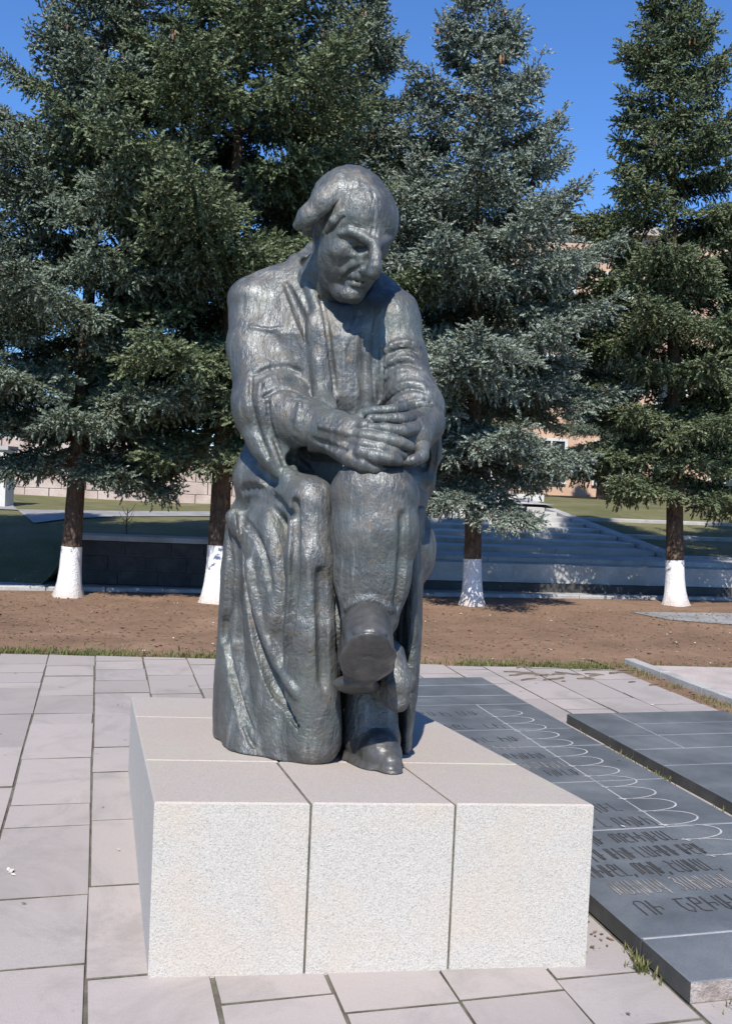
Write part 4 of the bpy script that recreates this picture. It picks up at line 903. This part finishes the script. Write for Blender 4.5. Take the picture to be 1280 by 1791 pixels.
def flakes(name, P, size, mat, seed=1, lift=0.004):
    r = np.random.default_rng(seed); P = np.asarray(P); n = len(P); a = r.uniform(0, 2 * np.pi, n); s1 = size * r.uniform(.5, 1.5, n); s2 = s1 * r.uniform(.25, .8, n)
    u = np.column_stack([np.cos(a), np.sin(a), r.normal(0, .2, n)]); v = np.column_stack([-np.sin(a), np.cos(a), r.normal(0, .25, n)])
    c = P + [0, 0, lift]; V = np.stack([c - u * s1[:, None], c - v * s2[:, None] + [0, 0, .3 * lift], c + u * s1[:, None], c + v * s2[:, None]], 1)
    i = np.arange(n)[:, None] * 4; return tag(link(name, mesh_np(name, V.reshape(-1, 3), None, i + np.array([[0, 1, 2, 3]])), mat), kind='stuff')
x = rg.uniform(-5, 6.5, 420); y = rg.uniform(8.95, 13.3, 420) + 0.09 * x
flakes('pale_litter', np.column_stack([x, y, np.full(420, -0.015)]), 0.012, M['litter'], 4)
x = rg.uniform(-5, 6.5, 5000); y = rg.uniform(8.85, 13.4, 5000) + 0.09 * x
flakes('fallen_leaves', np.column_stack([x, y, np.full(5000, -0.016)]), 0.018, M['leaf'], 6)
L = [(*st(rg.uniform(-1.5, 4.4), rg.uniform(2.5, 8.3)), 0.003) for _ in range(60)] + [(*st(rg.uniform(4.58, 4.75), rg.uniform(4, 8)), 0.0) for _ in range(240)] + [(*st(rg.uniform(3.03, 3.15), rg.uniform(3, 6.2)), 0.0) for _ in range(80)] + [(*st(rg.uniform(1.68, 1.86), rg.uniform(3.1, 3.8)), 0.0) for _ in range(60)]
flakes('dry_leaves', L, 0.011, M['leaf'], 7)
flakes('paper_scraps', [(*gr(20, 1526)[:2], 0.003), (*gr(24, 1532)[:2], 0.003), (*gr(15, 1523)[:2], .003), (*gr(208, 1488)[:2], .003), (*at(1091, 1400, 4.55)[:2], Z1 + .004), (*gr(1082, 1331, Z1)[:2], Z1 + .004), (*gr(1140, 1234)[:2], .003)], 0.020, M['litter'], 8)
mb = MB()
for k in range(46):
    p = gr(rg.uniform(880, 1240), rg.normal(1180, 8)); a = rg.normal(0.15, 0.35); l = rg.uniform(.03, .22); d = np.array([math.cos(a), math.sin(a)]) * l
    mb.tube([(p[0], p[1], .006), (p[0] + d[0] * .5, p[1] + d[1] * .5 + rg.normal(0, .01), .010), (p[0] + d[0], p[1] + d[1], .006)], [.005, .006, .003], 4)
tag(mb.build('fallen_twigs', M['twig']), kind='stuff')
# ------------------------------------------------------------------ ground beyond the paving
sheet('ground', [(-500, -60), (500, -60), (500, 900), (-500, 900)], -0.07, M['grass'])
sheet('bare_soil', [(-9, 8.72 - .81 - .15), (9, 8.72 + .81 - .15), (9, 15.8), (-9, 13.2)], -0.024, M['soil'])
sheet('side_walk', [(3.57, 13.25), (3.94, 12.62), (4.65, 12.42), (9.5, 12.3), (9.5, 14.2), (5.1, 13.62)], -0.0165, M['asphalt'])
KD = np.array([0.97, 0.235]); KD /= np.linalg.norm(KD); KN = np.array([-KD[1], KD[0]]); K0 = np.array([0.86, 14.05])
def kp(a, b): return K0 + KD * a + KN * b
fk = empty('kerb', (*kp(-3, 0), 0), 'long pale kerb behind the spruce trunks', 'kerb')
for k in range(20):
    a = -6.6 + k * 0.75; V, Fc = prism([kp(a + .006, 0), kp(a + .744, 0), kp(a + .744, .12), kp(a + .006, .12)], -0.03, 0.025 + r3.uniform(-.005, .005), 0.012); bm = MB(); bm.add(V, Fc); bm.build('kerb_stone', M['concrete'], fk)
sheet('footpath', [kp(-7, .12), kp(9, .12), kp(9, 1.0), kp(-7, 1.0)], -0.012, M['concrete'])
# low dark wall on the left, of tuff courses under a coping
lw = empty('low_wall', (-2.2, 13.8, 0), 'low dark stone wall with a flat coping between the two left spruce trunks', 'wall')
WA, WB = np.array([-3.95, 13.62]), np.array([0.1, 14.05]); wd = (WB - WA) / np.linalg.norm(WB - WA); wn2 = np.array([-wd[1], wd[0]]); WL = np.linalg.norm(WB - WA)
for row in range(3):
    a = 0.0; k = 0
    while a < WL - 0.05:
        l = min(r3.uniform(.42, .7), WL - a); d = r3.uniform(-.006, .006)
        V, Fc = prism([WA + wd * (a + .006) + wn2 * d, WA + wd * (a + l - .006) + wn2 * d, WA + wd * (a + l - .006) + wn2 * .3, WA + wd * (a + .006) + wn2 * .3], row * .2 + .004, row * .2 + .194, .008); bm = MB(); bm.add(V, Fc); bm.build('stone_block', M['wallstone'], lw); a += l
mb = MB(); mb.prism([WA - wd * .03 + wn2 * -.03, WB + wn2 * -.03, WB + wn2 * .36, WA - wd * .03 + wn2 * .36], .602, .675, .01); mb.build('coping', M['concrete'], lw)
mb = MB(); mb.prism([WA + wn2 * .02, WB + wn2 * .02, WB + wn2 * .28, WA + wn2 * .28], 0, .598); mb.build('wall_core', M['grout'], lw)
# rising lawn on the left
def lz(x, y):
    up = np.clip((y - 13.35) / 2.6, 0, 1); up = up * up * (3 - 2 * up); b = np.clip((x + 4.3) / 0.4, 0, 1)
    base = 0.60 * (up * (1 - b) + b) ; return base + 0.30 * np.clip((y - 16) / 12, 0, 1) + 0.02 * np.sin(x * .9) * np.sin(y * .7) - 0.02
def drape(name, xr, yr, nx, ny, mat, zf, kind='structure', inside=None):
    X, Y = np.meshgrid(np.linspace(*xr, nx), yr if hasattr(yr, '__len__') and len(yr) > 2 else np.linspace(*yr, ny)); ny = X.shape[0]
    V = np.column_stack([X.ravel(), Y.ravel(), zf(X, Y).ravel()]); i = np.arange(nx * ny).reshape(ny, nx); Q = np.stack([i[:-1, :-1], i[:-1, 1:], i[1:, 1:], i[1:, :-1]], -1).reshape(-1, 4)
    if inside is not None: c = V[Q].mean(1); Q = Q[inside(c[:, 0], c[:, 1])]
    return tag(link(name, mesh_np(name, V, None, Q, True), mat), kind=kind)
ys = np.concatenate([np.linspace(13.4, 20, 34), np.linspace(20.5, 80, 30)])
drape('lawn', (-45, 0.35), ys, 330, 0, M['grass'], lz, inside=lambda x, y: ~((x > -3.90) & (y < 13.62 + (x + 3.95) * .106 + .28)))
def poly_drape(name, pix, mat, zf, lift):
    P = []
    for px, py in pix:
        z = 0.7
        for _ in range(12): q = gr(px, py, z); z = float(zf(q[0], q[1]))
        P.append((q[0], q[1]))
    P = np.array(P)
    n = 14; m = len(pix) // 2; A_, B_ = P[:m], P[m:][::-1]; V = []
    for i in range(m):
        for k in range(n):
            q = A_[i] * (1 - k / (n - 1)) + B_[i] * k / (n - 1); V.append((q[0], q[1], float(zf(q[0], q[1])) + lift))
    Fc = [(i * n + k, (i + 1) * n + k, (i + 1) * n + k + 1, i * n + k + 1) for i in range(m - 1) for k in range(n - 1)]
    mb = MB(); mb.add(V, Fc); return tag(mb.build(name, mat), kind='structure')
poly_drape('park_path', [(-300, 936), (-100, 933), (0, 926), (60, 917), (120, 909), (200, 905), (400, 904), (520, 905), (520, 897), (400, 896), (200, 895), (120, 894), (60, 893), (0, 892), (-100, 892), (-300, 892)], M['asphalt'], lz, 0.02)
# broad stairs on the right
SD = np.array([0.985, 0.17]); SD /= np.linalg.norm(SD); SN = np.array([-SD[1], SD[0]]); S0 = np.array([0.4, 14.75])
def sp(a, b): return S0 + SD * a + SN * b
stairs = empty('broad_stairs', (*sp(3, 1), 0), 'broad grey stone stairs rising behind the two right spruces', 'stairs')
lev = []
z = 0.0; b = 0.0
for k in range(4): lev.append((b, z, z + 0.118, 12.5)); z += 0.118; b += 0.17
b += 0.9
for k in range(9): lev.append((b, z, z + 0.078, 4.95)); z += 0.078; b += 0.80
for k, (b0, z0, z1, wdt) in enumerate(lev):
    b1 = lev[k + 1][0] + 0.03 if k + 1 < len(lev) else b0 + 6; a = 0.0
    while a < wdt - .01:
        l = min(r3.uniform(1.1, 1.9), wdt - a)
        if wdt - a - l < 0.5: l = wdt - a
        V, Fc = prism([sp(a + .003, b0), sp(a + l - .003, b0), sp(a + l - .003, b1), sp(a + .003, b1)], max(z0 - .02, -.02), z1 + r3.uniform(-.003, .003), .008); bm = MB(); bm.add(V, Fc); bm.build('step', M['shadestep'] if k < 3 and a < 5 else M['stepstone'], stairs); a += l  # front steps: tree shade in the colour on the left, pale sunlit right end
mb = MB(); mb.prism([sp(-.05, .1), sp(12.4, .1), sp(12.4, 1.6), sp(-.05, 1.6)], -.03, .40); mb.build('foundation', M['stepstone'], stairs)
st_top = z
# stringer and grass terraces right of the stairs
def rz(x, y):
    d = (np.stack([x, y], -1) - S0) @ SN; return 0.43 + 0.082 * np.clip((d - 1.4) / .80, 0, 9)
drape('terrace_lawn', (3.5, 45), np.concatenate([np.linspace(15.9, 27, 90), np.linspace(28, 60, 20)]), 330, 0, M['grass'], rz, inside=lambda x, y: ((np.stack([x, y], -1) - S0) @ SD > 5.06) & ((np.stack([x, y], -1) - S0) @ SN > 0.75))
mb = MB(); V = []
for q, (a, b_) in enumerate(((4.97, 1.35), (5.2, 1.35), (5.2, 9.2), (4.97, 9.2))): p = sp(a, b_); V.append((p[0], p[1], 0.2)); 
for q, (a, b_) in enumerate(((4.97, 1.35), (5.2, 1.35), (5.2, 9.2), (4.97, 9.2))): p = sp(a, b_); V.append((p[0], p[1], 0.56 if b_ < 2 else 1.27))
mb.add(V, [(3, 2, 1, 0), (4, 5, 6, 7), (0, 1, 5, 4), (1, 2, 6, 5), (2, 3, 7, 6), (3, 0, 4, 7)]); mb.build('stringer', M['concrete'], stairs)
for bb, nm in ((1.35, 'low kerb along the nearest grass terrace right of the stairs'), (3.6, 'low kerb along the second grass terrace right of the stairs'), (5.8, 'low kerb along the farthest grass terrace right of the stairs')):
    p0, p1, p2, p3 = sp(5.21, bb), sp(12, bb), sp(12, bb + .3), sp(5.21, bb + .3); zz = float(rz(*p0))
    mb = MB(); mb.prism([p0, p1, p2, p3], zz - .2, zz + .07, .01); tag(mb.build('terrace_kerb', M['concrete']), nm, 'kerb', 'kerbs of the grass terraces')
def pz(x, y): return np.where(y > 0, st_top - 0.01, 0) + 0 * x
drape('plaza', (0.2, 45), (22.6, 34), 12, 6, M['concrete'], pz, inside=lambda x, y: (np.stack([x, y], -1) - S0) @ SD < 5.2)
# low white wall with an iron fence, far behind
fw_ = empty('iron_fence', (3.2, 25, .9), 'dark iron picket fence on a low white wall seen beside the whitewashed trunk', 'fence')
fx0, fx1, fy = 0.2, 4.6, 26.0; zb = st_top - 0.05
mb = MB(); mb.box(((fx0 + fx1) / 2, fy, zb + .10), (fx1 - fx0, .25, .24)); mb.build('base_wall', M['frame'], fw_)
pk = MB(); pk.box((0, 0, .22), (.035, .035, .44)); pm = pk.mesh('picket'); pm.materials.append(M['iron'])
for k in range(int((fx1 - fx0) / .14)): link('picket', pm, None, fw_, (fx0 + .07 + k * .14, fy, zb + .2))
for zz in (.30, .62): mb = MB(); mb.box(((fx0 + fx1) / 2, fy, zb + zz), (fx1 - fx0, .03, .035)); mb.build('rail', M['iron'], fw_)
# pink tuff wall and gate post far left
pw = empty('park_wall', (-8, 24.5, .8), 'pale pink tuff park wall behind the leftmost spruce', 'wall')
bmsh = []
for k in range(4):
    q = MB(); w_, h_ = (.58, .29); V, Fc = prism([(0, 0), (w_, 0), (w_, .3), (0, .3)], 0, h_, .012); q.add(V, Fc); mm = q.mesh('stone_block'); mm.materials.append(M['pinkwall']); bmsh.append(mm)
for row in range(5):
    for k in range(17): link('stone_block', bmsh[r3.randrange(4)], None, pw, (-13.2 + k * .6 + (.3 if row % 2 else 0), 24.5 + r3.uniform(-.012, .012), .70 + row * .305))
mb = MB(); mb.box((-8, 24.7, 1.35), (10.2, .24, 1.5)); mb.build('wall_core', M['pinkwall'], pw)
gp = empty('gate_post', (-9.0, 20.5, .8), 'pale square gate post at the left edge beside the park wall', 'post')
c = at(-4, 870, 20.5); mb = MB(); mb.box((c[0], 20.5, 1.2), (.5, .5, 1.3)); mb.build('shaft', M['frame'], gp); mb = MB(); mb.box((c[0], 20.5, 1.89), (.6, .6, .08)); mb.build('cap', M['concrete'], gp)
# red car parked beyond the lawn
cc = at(312, 872, 31); cx, cy = cc[0], 31.0; cz = float(lz(cx, cy))
car = empty('parked_car', (cx, cy, cz), 'small red car parked far behind the second spruce from the left', 'car')
def carbody(prof, w, name, mat, inset=0.0):
    mb = MB(); n = len(prof); V = [(cx + x, cy - w / 2 + inset, cz + z) for x, z in prof] + [(cx + x, cy + w / 2 - inset, cz + z) for x, z in prof]
    mb.add(V, [tuple(range(n)), tuple(range(2 * n - 1, n - 1, -1))] + [(i, i + n, (i + 1) % n + n, (i + 1) % n) for i in range(n)]); return mb.build(name, mat, car)
carbody([(-1.9, .28), (1.9, .28), (1.95, .6), (1.85, .8), (1.0, .88), (-1.1, .90), (-1.85, .85), (-1.95, .55)], 1.6, 'body', M['red'])
carbody([(-1.2, .905), (.95, .885), (.45, 1.33), (-.75, 1.36)], 1.45, 'cabin', M['red'], .05)
carbody([(-1.02, .93), (.76, .91), (.38, 1.27), (-.68, 1.30)], 1.46, 'side_window', M['glassdark'], .045)
for wx in (-1.2, 1.2):
    for wy in (-.78, .78):
        mb = MB(); mb.tube([(cx + wx, cy + wy - .09, cz + .29), (cx + wx, cy + wy + .09, cz + .29)], .29, 14); mb.build('wheel', M['iron'], car)
# small bare sapling on the lawn
sx = gr(222, 934, .66); sapl = empty('sapling', (sx[0], sx[1], .62), 'tiny bare sapling on the lawn above the low dark wall', 'sapling')
mb = MB(); mb.tube([(sx[0], sx[1], .6), (sx[0] - .01, sx[1], .8), (sx[0] + .01, sx[1], 1.02)], [.012, .009, .004], 6); mb.build('stem', M['twig'], sapl)
for k in range(9):
    z0_ = .70 + .032 * k; a = k * 2.4; mb = MB(); mb.tube([(sx[0], sx[1], z0_), (sx[0] + .07 * math.cos(a), sx[1] + .07 * math.sin(a), z0_ + .06), (sx[0] + .12 * math.cos(a), sx[1] + .12 * math.sin(a), z0_ + .15)], [.006, .004, .002], 4); mb.build('branch', M['twig'], sapl)
# pink building behind the right spruces
bl = empty('building', (9.5, 42, st_top), 'pink tuff building three storeys high hidden behind the two right spruces', 'building')
bx0, bx1, by, bh = 3.8, 24.0, 42.0, 11.8
mb = MB(); mb.box(((bx0 + bx1) / 2, by + 6, bh / 2 + .3), (bx1 - bx0, 12, bh)); mb.build('wall', M['pink'], bl)
mb = MB(); mb.box(((bx0 + bx1) / 2, by + 6, bh + .45), (bx1 - bx0 + .7, 12.7, .3)); mb.build('cornice', M['pinkwall'], bl)
fm = MB()
for dx, dz, w_, h_ in ((-.62, 0, .12, 1.9), (.62, 0, .12, 1.9), (0, .9, 1.12, .12), (0, -.9, 1.12, .12), (0, 0, .07, 1.68)): fm.box((dx, 0, dz), (w_, .14, h_))
fmm = fm.mesh('window'); fmm.materials.append(M['frame']); gm = MB(); gm.box((0, .02, 0), (1.13, .05, 1.69)); gmm = gm.mesh('pane'); gmm.materials.append(M['glassdark'])
for fl in range(3):
    for k in range(8):
        w = link('window', fmm, None, bl, (bx0 + 1.4 + k * 2.45, by - .05, 2.6 + fl * 3.5)); g_ = bpy.data.objects.new('pane', gmm); COL.objects.link(g_); g_.parent = w
# ------------------------------------------------------------------ spruces
def spruce_mesh(seed, H, R, z0, taper=1.6):
    r = np.random.default_rng(seed); br = MB(); SB, SDr, SLn, ST = [], [], [], []; tips = []
    U_ = np.array([0, 0, 1.0])
    def brush(curve, ln, w0, tone, f):
        """clothe a branch curve in short twigs of needle shoots"""
        n = max(3, int(ln / .027)); 
        for i in range(n):
            s = .04 + .96 * (i + r.random()) / n
            p = curve(s); td = curve(min(1.0, s + .03)) - curve(max(0, s - .03)); td /= np.linalg.norm(td) + 1e-9
            sd = np.cross(td, U_); sd /= np.linalg.norm(sd) + 1e-9; sg = 1 if i % 2 else -1
            l = w0 * (1.05 - .62 * s) * min(1, .45 + 2.2 * s) * r.uniform(.6, 1.2); k = r.random()
            if k < .30 - .12 * f: d = sd * sg * .35 + td * .35 - U_ * r.uniform(.7, 1.1); l *= 1.15; dr = .05                    # hangs
            elif k < .48: d = sd * sg * .5 + td * .7 + U_ * .55; l *= .62; dr = .10                                       # stands up
            else: d = sd * sg * .85 + td * .62 + U_ * r.normal(-.08, .12); dr = r.uniform(.1, .35)
            d /= np.linalg.norm(d); nd = np.cross(d, U_); nd /= np.linalg.norm(nd) + 1e-6
            m = max(1, int(l / .042)); tw = tone + r.normal(0, .10)
            for j in range(m + 1):
                q = (j + .35) / (m + .35); bpt = p + d * l * q - U_ * (dr * l * q * q)
                if j == m: v = d - U_ * .15 * dr; sl = r.uniform(.075, .115)
                else: v = d * .72 + nd * (1 if j % 2 else -1) * .7 + U_ * r.normal(.08, .25); sl = r.uniform(.06, .095)
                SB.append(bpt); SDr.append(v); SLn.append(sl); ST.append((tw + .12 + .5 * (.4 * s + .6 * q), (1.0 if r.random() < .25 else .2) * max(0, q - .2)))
        SB.append(curve(1.0)); SDr.append(td); SLn.append(.12); ST.append((tone + .5, .6))
    z = z0
    while z < H - 0.25:
        f = (z - z0) / (H - z0); n = 7 if f < .35 else 6; ph = r.uniform(0, 6.28)
        prof = (.60 + 1.6 * f if f < .25 else 1.0) * min(1.0, taper * (1 - f)) + .03
        for k in range(n):
            az = ph + 2 * np.pi * k / n + r.normal(0, .16); L = R * prof * (r.uniform(.55, .85) if r.random() < .3 else r.uniform(.85, 1.15))
            el = math.radians(-8 + 36 * f + r.normal(0, 6)); droop = .30 * (1 - f) + .06; up = .27 + .12 * f
            dh = np.array([math.cos(az), math.sin(az), 0]); side = np.array([-dh[1], dh[0], 0]); bend = r.normal(0, .10)
            zb = z + r.uniform(-.08, .08); r0 = .09 * (1 - f) + .01
            def bp(s, dh=dh, side=side, L=L, el=el, droop=droop, up=up, bend=bend, zb=zb, r0=r0): return np.array([0, 0, zb]) + dh * (r0 + L * s * math.cos(el)) + side * bend * L * s * s + U_ * (L * (math.sin(el) * s - droop * s ** 1.4 + up * s ** 3))
            ss = np.linspace(0, 1, 7); P = [bp(s) for s in ss]
            br.tube(P, [max(.004, (.008 + .016 * L / 2) * (1 - s * .9)) for s in ss], 4, cap=False)
            tone = r.normal(.05, .09); brush(bp, L, .19 + .07 * L * (1 - .4 * f), tone, f)
            nb = int(1.5 + 2.6 * L)
            for q in range(nb):
                for sg in (1, -1):
                    s0 = .20 + .66 * (q + r.uniform(.2, .8)) / nb; o = bp(s0); td = bp(s0 + .03) - bp(s0 - .03); td /= np.linalg.norm(td)
                    l2 = (.50 * L * (1 - s0) + .12) * r.uniform(.75, 1.2); d2 = td * .68 + side * sg * .72 + U_ * r.normal(-.06, .07); d2 /= np.linalg.norm(d2); dp = r.uniform(.12, .4) * (1 - .6 * f)
                    def bq(s, o=o, d2=d2, l2=l2, dp=dp): return o + d2 * l2 * s - U_ * (dp * l2 * s ** 1.6) + U_ * .12 * l2 * s ** 3
                    br.tube([bq(0), bq(.5), bq(1)], [.008, .006, .003], 3, cap=False)
                    brush(bq, l2, .16 + .10 * l2, tone + r.normal(0, .05), f)
            tips.append((f, bp(r.uniform(.55, .98))))
        z += (.60 - .22 * f) * r.uniform(.8, 1.2)
    for j in range(14):                                                   # leader
        zz = H - .75 + j * .055
        for a in range(3): SB.append((0, 0, zz)); SDr.append((math.cos(a * 2.1 + j), math.sin(a * 2.1 + j), .7)); SLn.append(.12 - .004 * j); ST.append((.5, .3))
    SB, SDr, SLn, ST = map(np.array, (SB, SDr, SLn, ST)); SDr /= np.linalg.norm(SDr, axis=1)[:, None]; n = len(SB); N = 8
    ref = np.where(np.abs(SDr[:, 2:3]) > .9, np.array([[1., 0, 0]]), np.array([[0, 0, 1.]])); U = np.cross(SDr, ref); U /= np.linalg.norm(U, axis=1)[:, None]; W = np.cross(SDr, U)
    V = np.zeros((n, N, 3, 3), np.float32)
    for k in range(N):
        a = k * 2.4 + r.uniform(0, 6.28, n); q = (k + r.random(n)) / N; rad = U * np.cos(a)[:, None] + W * np.sin(a)[:, None]; tan = -U * np.sin(a)[:, None] + W * np.cos(a)[:, None]
        c = SB + SDr * (SLn * q * .92)[:, None]; nl = r.uniform(.026, .038, n) * (1.15 - .35 * q); hw = r.uniform(.010, .015, n)[:, None]
        V[:, k, 0] = c - tan * hw; V[:, k, 1] = c + tan * hw; V[:, k, 2] = c + (SDr * .72 + rad * .72) * nl[:, None] + SDr * .012
    me = mesh_np('crown', V.reshape(-1, 3), np.arange(n * N * 3).reshape(-1, 3))
    at_ = me.attributes.new('tint', 'FLOAT_COLOR', 'CORNER')
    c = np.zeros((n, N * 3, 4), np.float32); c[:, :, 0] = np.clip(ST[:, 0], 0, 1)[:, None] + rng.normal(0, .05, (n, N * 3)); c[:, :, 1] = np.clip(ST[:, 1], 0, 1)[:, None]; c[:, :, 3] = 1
    at_.data.foreach_set('color', np.clip(c, 0, 1).ravel())
    print('crown', seed, n, n * N)
    cn = MB()
    for f, p in tips:
        if f < .55 or r.random() < .25: continue
        for _ in range(int(2 + 6 * (f - .5))):
            q = p + r.normal(0, .045, 3) * [1, 1, .5]; l = r.uniform(.08, .13); w = l * .16
            cn.tube([q, q - [0, 0, l * .3], q - [0.004, 0, l * .75], q - [0.006, 0, l]], [w * .4, w, w * .9, w * .15], 5)
    return me, br.mesh('branches', True), cn.mesh('cones', True) if cn.v else None
TREEM = {}
def trunk_mesh(seed, H, r0):
    r = random.Random(seed); n = 14; V = []; zs = [0, .04, .1, .2, .35, .6, 1.0, 1.6, 2.6, 4, 5.5, 7, H - .2]; ph = [r.uniform(0, 6.28) for _ in range(4)]
    def rad(z, a, ex=0.0):
        fl = 1 + 0.50 * math.exp(-z / .15); bt = 1 + .10 * math.exp(-z / .25) * math.sin(5 * a + ph[0]) + .035 * math.sin(3 * a + ph[1] + z) + .02 * math.sin(9 * a + z * 7)
        return r0 * (1 - .93 * z / H) * fl * bt + ex
    def tube(z_list, ex):
        mb = MB(); V = [(rad(z, 2 * math.pi * k / n, ex) * math.cos(2 * math.pi * k / n), rad(z, 2 * math.pi * k / n, ex) * math.sin(2 * math.pi * k / n), z - .03) for z in z_list for k in range(n)]
        mb.add(V, [(i * n + k, i * n + (k + 1) % n, (i + 1) * n + (k + 1) % n, (i + 1) * n + k) for i in range(len(z_list) - 1) for k in range(n)]); return mb.mesh('trunk', True)
    return tube(zs, 0), tube([0.0, .04, .1, .2, .35, .5, .66], .004)
def plant(x, y, H, lean, rot, kind, variant, label, r0=.17, white=True, sc=1.0, cones=True):
    if variant not in TREEM: TREEM[variant] = spruce_mesh(*variant)
    cm, bmz, cnm = TREEM[variant]; root = empty('spruce_tree', (0, 0, 0), label, 'tree', 'spruces in a row behind the paving')
    def child(nm, me, mat):
        o = bpy.data.objects.new(nm, me); COL.objects.link(o); o.parent = root
        if not me.materials: me.materials.append(mat)
        o.material_slots[0].link = 'OBJECT'; o.material_slots[0].material = mat; return o
    s = H / variant[1]
    tm, wm = trunk_mesh(int(x * 100) & 255, H / s, r0)
    child('trunk', tm, M['bark'])
    if white: wm.name = 'whitewash'; child('whitewash', wm, M['white'])
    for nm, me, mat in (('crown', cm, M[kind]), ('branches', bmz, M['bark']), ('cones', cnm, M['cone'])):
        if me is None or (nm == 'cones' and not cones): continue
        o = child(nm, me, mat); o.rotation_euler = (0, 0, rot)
        if nm == 'cones': o['kind'] = 'stuff'
    root.location = (x, y, 0); root.scale = (s * sc, s * sc, s); root.rotation_euler = (lean[1], lean[0], 0)
    return root
VA = (21, 8.4, 2.2, 1.95, 1.6); VB = (22, 9.0, 2.3, 1.95, 1.32); VC = (23, 9.4, 2.1, 1.85, 1.38)
plant(-3.67, 12.40, 8.1, (.036, 0), 0.3, 'mid', VA, 'grey green spruce with a shaded whitewashed trunk, leftmost trunk in view', .135)
plant(-1.83, 12.47, 9.3, (.008, 0), 1.9, 'green', VA, 'dark green spruce whose whitewashed foot is half hidden by the statue', .13)
plant(1.47, 13.31, 8.6, (-.034, 0), 4.55, 'blue', VB, 'blue grey spruce with sunlit white trunk and bare orange bark above it', .13)
plant(4.52, 14.35, 9.4, (-.062, 0), 5.0, 'green', VC, 'green spruce at the right with a dark trunk above its white foot', .135)
plant(-0.40, 14.9, 9.5, (0, 0), 2.7, 'mid', VC, 'tall green spruce rising directly behind the statue head', .13)
plant(-6.3, 11.9, 8.4, (.01, 0), 0.9, 'blue', VA, 'silvery blue spruce whose boughs reach in at the left edge', .135)
plant(7.9, 15.6, 8.8, (0, 0), 3.3, 'green', VA, 'green spruce whose boughs reach in at the right edge', .135)

FAR = 'far spruces beyond the stairs and the park lawn'
for x, y, H, kind, var, rot, z, lab in ((3.6, 33.5, 9.0, 'green', VA, .4, 1, 'distant spruce against the pink building, right of the whitewashed sunlit trunk'), (8.2, 35, 8.0, 'mid', VB, 1.4, 1, 'distant spruce against the pink building, left of the rightmost trunk'),
        (12.6, 34, 8.6, 'green', VC, 2.2, 1, 'distant spruce against the pink building, right of the rightmost trunk'), (-8.5, 36, 10, 'green', VB, 3.0, .8, 'distant spruce beyond the park wall, between the two left trunks'),
        (-14.5, 38, 10.5, 'mid', VA, 4.0, .8, 'distant spruce beyond the park wall at the left edge'), (-3.8, 40, 11, 'green', VC, 5.0, .8, 'distant spruce beyond the lawn, just left of the statue')):
    o = plant(x, y, H, (0, 0), rot, kind, var, lab, .16, False, 1.15, False); o.location.z = z; o['group'] = FAR
